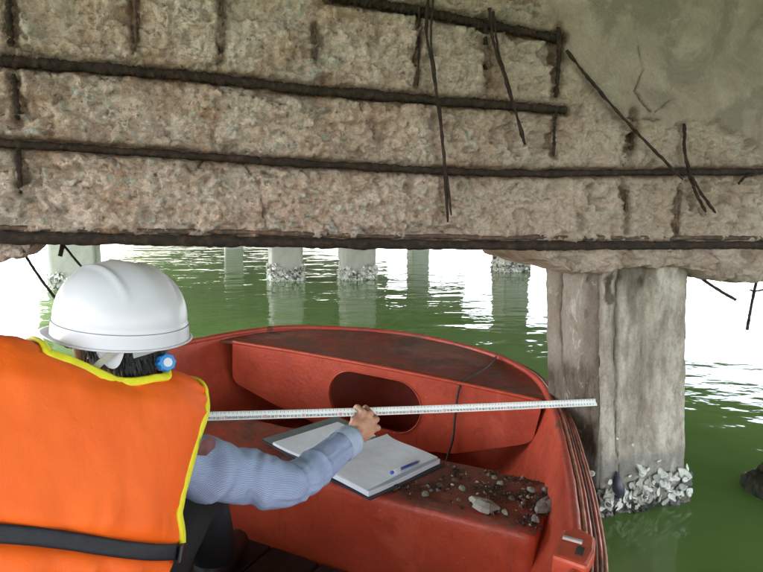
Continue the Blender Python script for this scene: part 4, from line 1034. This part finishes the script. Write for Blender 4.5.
# ---- life vest: one padded sheet, back panel over the shoulders to the front
def vest_mat():
    t = NT('orange_nylon'); c = t.ramp(t.noise(6, 4), [(.3, (.86, .115, .008)), (.7, (.92, .150, .012))])
    return t.done(c, .58, t.bump(t.noise(900, 2), .3, .0015, t.bump(t.noise(17, 5, .6, (1, 1, .55), .6), .28, .010)), .35)
M_VEST = vest_mat(); M_TRIM = plain('yellow_trim', (.78, .72, .02), .6, .1, 60, .3, 300); M_LINE = plain('grey_lining', (.36, .36, .34), .9, .1)
M_BELT = plain('black_webbing', (.012, .013, .020), .6, .3, 60, .5, 300)
VS, RW = .018, .075
uR_ = ([-.40, -.36, -.31, -.268, -.245, -.215, -.171, -.115, -.057, 0, .03, .12, .25, .35, .45, .55, .60], [.150, .155, .165, .188, .182, .166, .168, .177, .188, .204, .206, .195, .165, .155, .175, .185, .18])
uN_ = ([-.40, .0, .004, .012, .020, .030, .037, .10, .20, .30, .40, .60], [0, 0, .020, .045, .062, .082, .092, .10, .095, .06, .012, .006])
def NL(sgn, v): return 0.0 if sgn > 0 else .028 * float(sstep(.004, .03, np.array(v)))
def WL(sgn, v): return 0.0 if sgn > 0 else .135 * math.exp(-((v + .12) / .22) ** 4)
def vest_pt(u, v, o, frac_edge):
    k = 1.25 * u * u * (1.15 if u > 0 else .55)
    if v <= VS: p = T3(u, v, k); n = -vf + 2.2 * u * vr * .9
    else:
        th = (v - VS) / RW
        if th < math.pi: p = T3(u, VS + RW * math.sin(th) * max(.15, .60 - 2.2 * abs(u)), k * math.cos(th) + RW * 1.15 * (1 - math.cos(th))); n = -vf * math.cos(th) + vu * math.sin(th) + vr * u * 1.5
        else: dwn = (th - math.pi) * RW; p = T3(u, VS - dwn, 2.3 * RW - k + .02 * math.sin(min(dwn * 9, 3.1))); n = vf + 2 * u * vr
    n = n / np.linalg.norm(n); return p + n * o
vv = np.r_[np.linspace(-.40, .0, 64), np.linspace(.003, .60, 96)]
NCOL = 40; Vv = []; inner = []; atr = []
for sgn in (1, -1):
    for v in vv:
        ur = np.interp(v, *uR_) + WL(sgn, v); un = np.interp(v, *uN_) + NL(sgn, v)
        for j in range(NCOL):
            f = j / (NCOL - 1); u = un + (ur - un) * f
            de = min(ur - u, (v + .40) if v < .2 else 1, (.60 - v) if v > .3 else 1)
            dn = (u - un) if un > .001 else 1
            if v <= .004: dn = math.hypot(max(0, u - .03), .006 - v) if u < .15 else 1
            dn = max(dn, 0) if v < .3 else max(u - un, 0)
            puff = (.044 - .022 * float(sstep(-.03, .03, np.array(v)))) * (.55 + .45 * (1 - math.exp(-de / .045))) * (.25 + .75 * (1 - math.exp(-dn / .030)))
            seam = math.exp(-((v + .266 + .016 * sgn * u / .19) / .017) ** 2); puff *= 1 - .50 * seam
            wr = (.0065 * float(fbm(np.array(sgn * u * 20 + v * 7), np.array(v * 4.5), 970, 4)) + .0016 * float(fbm(np.array(sgn * u * 50 + v * 25), np.array(v * 30 - u * 9), 971, 3))) * (1 - math.exp(-de / .02))
            wr += .009 * math.exp(-((v + .225) / .035) ** 2) * math.sin(u * 70 + 2 * math.sin(u * 21)) * .5 + .012 * math.exp(-((v + .315) / .035) ** 2) * math.sin(u * 62 + 1.3 + 2 * math.sin(u * 17)) * .6
            wr += .0035 * math.exp(-((ur - u) / .03) ** 2) * math.sin(v * 120 + 3 * math.sin(v * 31)) * (1 if v > -.02 else .3)
            Vv.append(vest_pt(sgn * u, v, .006 + puff + wr, f)); inner.append(vest_pt(sgn * u, v, -.004, f))
nr = len(vv); n_half = nr * NCOL; Fv = []
for s_ in (0, 1): Fv += [f if s_ == 0 else f[::-1] for f in grid_faces(nr, NCOL, False, s_ * n_half)]
nA = len(Vv); Fi = [[k + nA for k in f[::-1]] for f in Fv]; Fe = []
for s_ in (0, 1):
    b = s_ * n_half
    rimv = [b + i * NCOL + NCOL - 1 for i in range(nr)]; Fe += [[rimv[k], rimv[k + 1], rimv[k + 1] + nA, rimv[k] + nA] for k in range(nr - 1)]
    rimn = [b + i * NCOL for i in range(nr) if np.interp(vv[i], *uN_) > 0]; Fe += [[rimn[k + 1], rimn[k], rimn[k] + nA, rimn[k + 1] + nA] for k in range(len(rimn) - 1)]
    for i in (0, nr - 1): e = [b + i * NCOL + j for j in range(NCOL)]; Fe += [[e[k], e[k + 1], e[k + 1] + nA, e[k] + nA] for k in range(NCOL - 1)]
me = mesh_data('life_vest', np.array(Vv + inner) - PLOC, Fv + Fi + Fe, M_VEST); me.materials.append(M_LINE)
for k, p in enumerate(me.polygons):
    if len(Fv) <= k < 2 * len(Fv): p.material_index = 1
bm = bmesh.new(); bm.from_mesh(me); bmesh.ops.remove_doubles(bm, verts=bm.verts[:], dist=.0004); bmesh.ops.recalc_face_normals(bm, faces=bm.faces[:]); bm.to_mesh(me); bm.free()
vest = link('life_vest', me, person)
def ribbon(name, pts, nrms, half, th, mat, parent, n=120):
    P = resample(catmull(pts, 300), n); NN = resample(np.c_[np.array(nrms)], n) if len(nrms) != n else np.array(nrms)
    T = np.gradient(P, axis=0); T /= np.linalg.norm(T, axis=1)[:, None]; V = []
    for k in range(n):
        nn = NN[k] - T[k] * (NN[k] @ T[k]); nn /= np.linalg.norm(nn); b = np.cross(T[k], nn)
        V += [P[k] + b * half * c1 + nn * th * c2 for c1, c2 in ((-1, -1), (-1, .5), (-.6, 1), (.6, 1), (1, .5), (1, -1))]
    return mobj(name, V, grid_faces(n, 6, True), mat, parent, off=PLOC)
def edge_pts_(sgn, which, v0, v1, n, o=None):
    out, nr_ = [], []
    for v in np.linspace(v0, v1, n):
        u = np.interp(v, *(uR_ if which == 'arm' else uN_)); u = u + WL(sgn, v) if which == 'arm' else u + NL(sgn, v)
        o = (.018 if which == 'neck' else .009 + (.044 - .022 * float(sstep(-.03, .03, np.array(v)))) * .55); p = vest_pt(sgn * u, v, o, 0); q = vest_pt(sgn * u, v, o + .02, 0); side_ = vr * sgn * (1 if which == 'arm' else -1)
        nn = (q - p) / .02 * .8 + side_ * (.30 if which == 'arm' else .5); p = p - side_ * (.005 if which == 'arm' else 0); out.append(p); nr_.append(nn)
    return out, nr_
for sgn in (1, -1):
    a, b = edge_pts_(sgn, 'arm', -.265, .52, 60); ribbon('armhole_trim', a, b, .0095, .0035, M_TRIM, vest, 160)
a1, b1 = edge_pts_(-1, 'neck', .40, .0045, 50); a2, b2_ = edge_pts_(1, 'neck', .0045, .40, 50)
ribbon('neck_trim', a1 + [vest_pt(0, .002, .012, 0)] + a2, b1 + [b1[-1]] + b2_, .0075, .0040, M_TRIM, vest, 200)
# waist belt with buckle
bp, bn = [], []
for a in np.linspace(0, 1, 120):
    th = -1.9 + 3.8 * a; um = .19 if th > 0 else .30; u = um * math.sin(th) if abs(th) < 1.57 else um * math.copysign(1, th)
    if abs(th) < 1.45: p = vest_pt(u, -.266 - .016 * u / .19 - .003 * math.sin(u * 20), .046 - .028 * abs(u / um) ** 6, 0); n_ = -vf + 2 * u * vr
    else: p = T3(math.copysign(um + .007, th), -.266 - .016 * math.copysign(um / .19, th), (.05 if th > 0 else .065) + (abs(th) - 1.45) * .22); n_ = vr * math.copysign(1, th)
    bp.append(p); bn.append(n_)
belt = ribbon('belt', bp, bn, .0135, .0028, M_BELT, vest, 160)
bk = vest_pt(.170, -.281, .040, 0); bax = (vest_pt(.178, -.272, .038, 0) - vest_pt(.162, -.272, .043, 0)); bax /= np.linalg.norm(bax); bnn = np.cross(bax, vu); bnn /= np.linalg.norm(bnn); bnn *= -np.sign(bnn @ vf)
V = []
for s2 in (-1, 1):
    for s1, s0 in ((-1, -1), (1, -1), (1, 1), (-1, 1)): V.append(bk + bax * .012 * s1 + vu * .017 * s0 + bnn * (.004 * s2 + .004))
bo = mobj('buckle', V, [[0, 1, 2, 3], [4, 7, 6, 5], [0, 4, 5, 1], [1, 5, 6, 2], [2, 6, 7, 3], [3, 7, 4, 0]], plain('buckle_black', (.015, .015, .018), .35, .1), belt, False, off=PLOC); fix_normals(bo.data); bevel_mesh(bo.data, .003, 2)

# ---- hair
M_HAIR = plain('black_hair', (.010, .009, .009), .45, .3, 60, .3, 200)
Vh, Fh = [], []; rg_ = np.random.RandomState(21)
for k in range(6500):
    az = rg_.uniform(-math.pi, math.pi); 
    if abs(az) < .9: continue
    el = rg_.uniform(-1.05, .35)
    if abs(az) < 1.75 and el < -.1: continue
    d = np.array([math.cos(az) * math.cos(el), math.sin(az) * math.cos(el), math.sin(el)])
    p = np.array([-.01, 0, .035]) + d * np.array([.100, .078, .097]); dn = np.array([d[0] * .25 - .05, d[1] * .25 + rg_.randn() * .12, -1.0 + rg_.randn() * .15]); ln = .018 + rg_.rand() * .022
    q = p + dn * ln + d * .006; m_ = (p + q) / 2 + d * .005; wd = np.cross(d, dn); wd /= np.linalg.norm(wd); wd *= .0009 + rg_.rand() * .0012; b = len(Vh)
    for x in (p + wd, p - wd, m_ + wd, m_ - wd, q): Vh.append(H3(*x))
    Fh += [[b, b + 1, b + 3, b + 2], [b + 2, b + 3, b + 4]]
# scalp layer under the strands
ns_h = 40; sc = []
for i in range(24):
    el = -1.0 + 2.2 * i / 23
    for j in range(ns_h):
        az = 1.15 + (2 * math.pi - 2.3) * j / (ns_h - 1); e2 = max(el, -.12) if abs(((az + math.pi) % (2 * math.pi)) - math.pi) < 1.75 else el
        d = np.array([math.cos(az) * math.cos(e2), math.sin(az) * math.cos(e2), math.sin(e2)]); sc.append(H3(*(np.array([-.01, 0, .035]) + d * np.array([.1015, .0795, .098]))))
b = len(Vh); Vh += sc; Fh += grid_faces(24, ns_h, False, b)
mobj('hair', Vh, Fh, M_HAIR, person, off=PLOC)

# ---- hard hat
def hat_mat():
    t = NT('white_plastic'); return t.done(t.ramp(t.noise(8, 4), [(.3, (.66, .645, .72)), (.7, (.70, .685, .75))]), .32, t.bump(t.noise(200, 2), .05, .001), .5)
M_HAT = hat_mat()
HB = PY(121, 334, 1.215)                    # centre of the hat's rim
def X3(f, l, u): return HB + f * hf2 + l * hl2 + u * hu2
# the hat sits a little tipped forward-down along the line of sight
hu2 = np.array([.085, -.02, 1.0]); hu2 /= np.linalg.norm(hu2); hf2 = hf - (hf @ hu2) * hu2; hf2 /= np.linalg.norm(hf2); hl2 = np.cross(hu2, hf2)
nA_, nE = 120, 44; Vt_ = []
for i in range(nE):
    e = i / (nE - 1)
    for j in range(nA_):
        a = 2 * math.pi * j / nA_; ca, sa = math.cos(a), math.sin(a)
        ex_, ey2 = .140, .122
        if e < .14:   # the upright band
            u = e / .14 * .028; rr = 1.0 + .004 - .02 * (e / .14)
        else:
            g = (e - .14) / .86 * math.pi / 2; u = .028 + .113 * math.sin(g) ** .95; rr = .968 * math.cos(g) ** .80
        x, y = ex_ * rr * ca, ey2 * rr * sa
        crest = math.exp(-(y / .020) ** 2) * .0030 * (1 if e > .2 else 0) * sstep(.2, .45, np.array(e)) + (math.exp(-((abs(y) - .050) / .005) ** 2) * .0040 * float(sstep(.3, .55, np.array(e))) if x < .1 else 0)
        Vt_.append(X3(x * (1 + crest * 2), y, u + crest))
Ft = grid_faces(nE, nA_, True)
hat_root = mobj('hard_hat', Vt_, Ft, M_HAT, person, off=PLOC); 
sol = hat_root.modifiers.new('thickness', 'SOLIDIFY'); sol.thickness = .0025; sol.offset = -1
# brim: outside lip with a peak in front
Vb_ = []; prof_n = 7
for j in range(nA_):
    a = 2 * math.pi * j / nA_; ca, sa = math.cos(a), math.sin(a); peak = .042 * max(0, ca) ** 1.8 + .008
    for k in range(prof_n):
        g = k / (prof_n - 1) * 2 * math.pi; w_ = (1 - math.cos(g)) / 2; th = .0022 * math.sin(g)
        base = np.array([.1405 * ca, .1225 * sa]); nrm2 = np.array([ca / .1405, sa / .1225]); nrm2 /= np.linalg.norm(nrm2)
        q = base + nrm2 * (peak * w_ - .002); Vb_.append(X3(q[0], q[1], .001 - (peak - .008) * w_ * .30 + th))
Fb_ = []
for j in range(nA_):
    for k in range(prof_n - 1): Fb_.append([j * prof_n + k, ((j + 1) % nA_) * prof_n + k, ((j + 1) % nA_) * prof_n + k + 1, j * prof_n + k + 1])
br = mobj('brim', Vb_, Fb_, M_HAT, hat_root, off=PLOC); fix_normals(br.data)
# thin groove line above the band
gl_ = [X3(.1385 * math.cos(a), .1205 * math.sin(a), .029) for a in np.linspace(0, 2 * math.pi, 121)]
tube_obj('band_groove', gl_, .0009, plain('groove_grey', (.30, .30, .34), .6, .1), hat_root, 5, off=PLOC)
# suspension, knob, strap
M_SUSP = plain('suspension_grey', (.34, .36, .37), .5, .15, 30, .1); M_WH = plain('suspension_white', (.68, .70, .76), .5, .1, 30, .1); M_BLUE = plain('blue_plastic', (.02, .22, .62), .4, .12, 30, .1)
def headband(name, a0, a1, u0, u1, grow, mat, parent):
    n = 40; V = []
    for i in range(n):
        a = a0 + (a1 - a0) * i / (n - 1); f = i / (n - 1)
        for (u, g) in ((u0(f), grow), (u1(f), grow), (u1(f), grow - .003), (u0(f), grow - .003)):
            V.append(H3(-.01 + (.100 + g) * math.cos(a), (.078 + g) * math.sin(a), u))
    return mobj(name, V, grid_faces(n, 4, True) + [[0, 1, 2, 3], [(n - 1) * 4 + k for k in (3, 2, 1, 0)]], mat, parent, False, off=PLOC)
headband('head_band', 2.72, 3.95, lambda f: -.040 + .006 * f, lambda f: -.012 - .008 * (2 * f - 1) ** 2, .017, M_SUSP, hat_root)
headband('side_band', 2.12, 2.60, lambda f: -.052 + .10 * (f - .5) ** 2 * 1.2, lambda f: .010, .016, M_WH, hat_root)
kc = PY(166, 362.5, 1.165); kax = -ray(166, 362) * .85 + np.array([.45, 0, .05]); kax /= np.linalg.norm(kax); k1 = np.cross(kax, [0, 0, 1.0]); k1 /= np.linalg.norm(k1); k2 = np.cross(k1, kax)
V, F = [], []; nk = 48
for o_, r_ in ((-.012, .0150), (-.010, .0165), (.006, .0165), (.009, .0145), (.0095, .0)):
    for j in range(nk): a = 2 * math.pi * j / nk; r2 = r_ * (1 + .10 * math.cos(8 * a)) if r_ > .015 else r_; V.append(kc + kax * o_ + r2 * (math.cos(a) * k1 + math.sin(a) * k2))
kn_ = mobj('ratchet_knob', V, grid_faces(5, nk, True), M_BLUE, hat_root, False, off=PLOC)
V = [kc + kax * .0105 + .0085 * (math.cos(a) * k1 + math.sin(a) * k2) for a in np.linspace(0, 6.283, 25)[:-1]] + [kc + kax * .0085 + .0085 * (math.cos(a) * k1 + math.sin(a) * k2) for a in np.linspace(0, 6.283, 25)[:-1]]
mobj('knob_badge', V, [list(range(24))] + [[k, k + 24, (k + 1) % 24 + 24, (k + 1) % 24] for k in range(24)], M_WH, hat_root, False, off=PLOC)
cs = [PY(128, 342, 1.108), PY(113, 353, 1.096), PY(97, 366, 1.085), PY(86, 380, 1.075)]
ribbon('chin_strap', cs, [-ray(105, 360)] * 120, .0062, .0012, plain('strap_beige', (.42, .40, .34), .8, .15, 60, .4, 200), hat_root, 120)
V, F = box_vf((0, 0, 0), .012, .008, .007); mobj('strap_clip', np.array(V) + PY(127, 343, 1.104), F, M_BLUE, hat_root, False, off=PLOC)
# ---- glasses
gl = [H3(-.010, .083, .012), H3(.05, .080, .012), H3(.098, .070, .010)]
gm = plain('glasses_metal', (.05, .05, .055), .35, .1, metal=.6)
Vg, Fg = [], []
for s_ in (1, -1):
    a_, b_ = tube([H3(-.010, s_ * .084, .010), H3(.05, s_ * .081, .012), H3(.100, s_ * .066, .010)], .0018, 6, base=len(Vg)); Vg += a_; Fg += b_
    lens = [H3(.108 - .010 * abs(math.cos(a)), s_ * (.035 + .026 * math.cos(a)), .002 + .019 * math.sin(a)) for a in np.linspace(0, 6.283, 21)]
    a_, b_ = tube(lens, .0013, 6, base=len(Vg)); Vg += a_; Fg += b_
a_, b_ = tube([H3(.108, .009, .006), H3(.112, 0, .008), H3(.108, -.009, .006)], .0013, 6, base=len(Vg)); Vg += a_; Fg += b_
mobj('glasses', Vg, Fg, gm, person, off=PLOC)

# ------------------------------------------------------------------ tape measure
tape = thing('tape_measure', 'white steel tape measure pulled out from the hand to the concrete pile', 'tape measure', TAPE_L)
tn = -ray(360, 408); tn -= (tn @ tdir) * tdir; tn /= np.linalg.norm(tn); tb = np.cross(tn, tdir); tb *= np.sign(tb[2])
TW_ = .0108; nT = 200; V = []
sagf = lambda f: -.004 * math.sin(math.pi * f)
def tp(f, a, o=0.0): return TAPE_L + tdir * TLEN * f + tb * (TW_ * a + sagf(f)) + tn * (o - .0022 * (1 - a * a))
for k in range(nT):
    f = k / (nT - 1)
    V += [tp(f, a) for a in (-1, -.5, 0, .5, 1)] + [tp(f, a, -.0005) for a in (1, .5, 0, -.5, -1)]
blade = mobj('blade', V, grid_faces(nT, 10, True) + [list(range(10))], plain('tape_white', (.74, .74, .72), .4, .06, 20, .05), tape, off=TAPE_L)
tk = []; tkf = []; rk_ = []; rkf = []
def quad(Vl, Fl, s0, s1, a0, a1, o=.0006):
    b = len(Vl); f0, f1 = s0 / TLEN, s1 / TLEN; am = (a0 + a1) / 2
    for f, a in ((f0, a0), (f1, a0), (f1, am), (f0, am), (f0, a1), (f1, a1)): Vl.append(tp(f, a, o))
    Fl.append([b, b + 1, b + 2, b + 3]); Fl.append([b + 3, b + 2, b + 5, b + 4])
SEG = {'0': 'abcdef', '1': 'bc', '2': 'abged', '3': 'abgcd', '4': 'fgbc', '5': 'afgcd', '6': 'afgedc', '7': 'abc', '8': 'abcdefg', '9': 'abcfgd'}
def digit(Vl, Fl, ch, s, a, h, w, st):
    hs = h / TW_; sw = st / TW_
    for g in SEG[ch]:
        x0, x1, y0, y1 = {'a': (0, w, hs - sw, hs), 'g': (0, w, hs / 2 - sw / 2, hs / 2 + sw / 2), 'd': (0, w, 0, sw), 'f': (0, st, hs / 2, hs), 'b': (w - st, w, hs / 2, hs), 'e': (0, st, 0, hs / 2), 'c': (w - st, w, 0, hs / 2)}[g]
        quad(Vl, Fl, s + x0, s + x1, a + y0, a + y1)
cm = 1
nmax = int((TLEN - .02) / .01)
for k in range(1, nmax + 1):
    s = TLEN - .004 - k * .01                # numbers count from the hook at the pile
    quad(tk, tkf, s - .0005, s + .0005, .35, .95)
    quad(tk, tkf, s + .005 - .0003, s + .005 + .0003, .62, .95)
    red = k % 10 == 0; txt = str(k)
    hgt = .0072 if red else .0056; wd = .0030; x = s - (len(txt) * (wd + .0008)) / 2
    for i, ch in enumerate(txt): digit(rk_ if red else tk, rkf if red else tkf, ch, x + i * (wd + .0009), -.72, hgt, wd, .0009)
mobj('black_scale', tk, tkf, plain('scale_black', (.02, .02, .02), .5, .05), blade, False, off=TAPE_L)
mobj('red_numerals', rk_, rkf, plain('scale_red', (.55, .02, .02), .5, .05), blade, False, off=TAPE_L)
V = [tp(1, a, o) for o in (.0, -.0012) for a in (-1, 1)] + [tp(1, a, o) + tdir * .001 - tn * .006 for o in (0., -.0012) for a in (-1, 1)]
hk = mobj('end_hook', V, [[0, 1, 3, 2], [0, 4, 5, 1], [4, 6, 7, 5], [2, 3, 7, 6], [0, 2, 6, 4], [1, 5, 7, 3]], plain('hook_steel', (.4, .4, .4), .4, .1, metal=.8), tape, False, off=TAPE_L); fix_normals(hk.data)
V, F = box_vf((0, 0, 0), .065, .028, .062); V = np.array([TAPE_L - tdir * .030 + v[0] * tdir + v[1] * tn + v[2] * tb - tb * .014 for v in np.array(V)])
cs_ = mobj('case', V, F, plain('case_yellow', (.75, .50, .02), .4, .1), tape, False, off=TAPE_L); bevel_mesh(cs_.data, .010, 3)
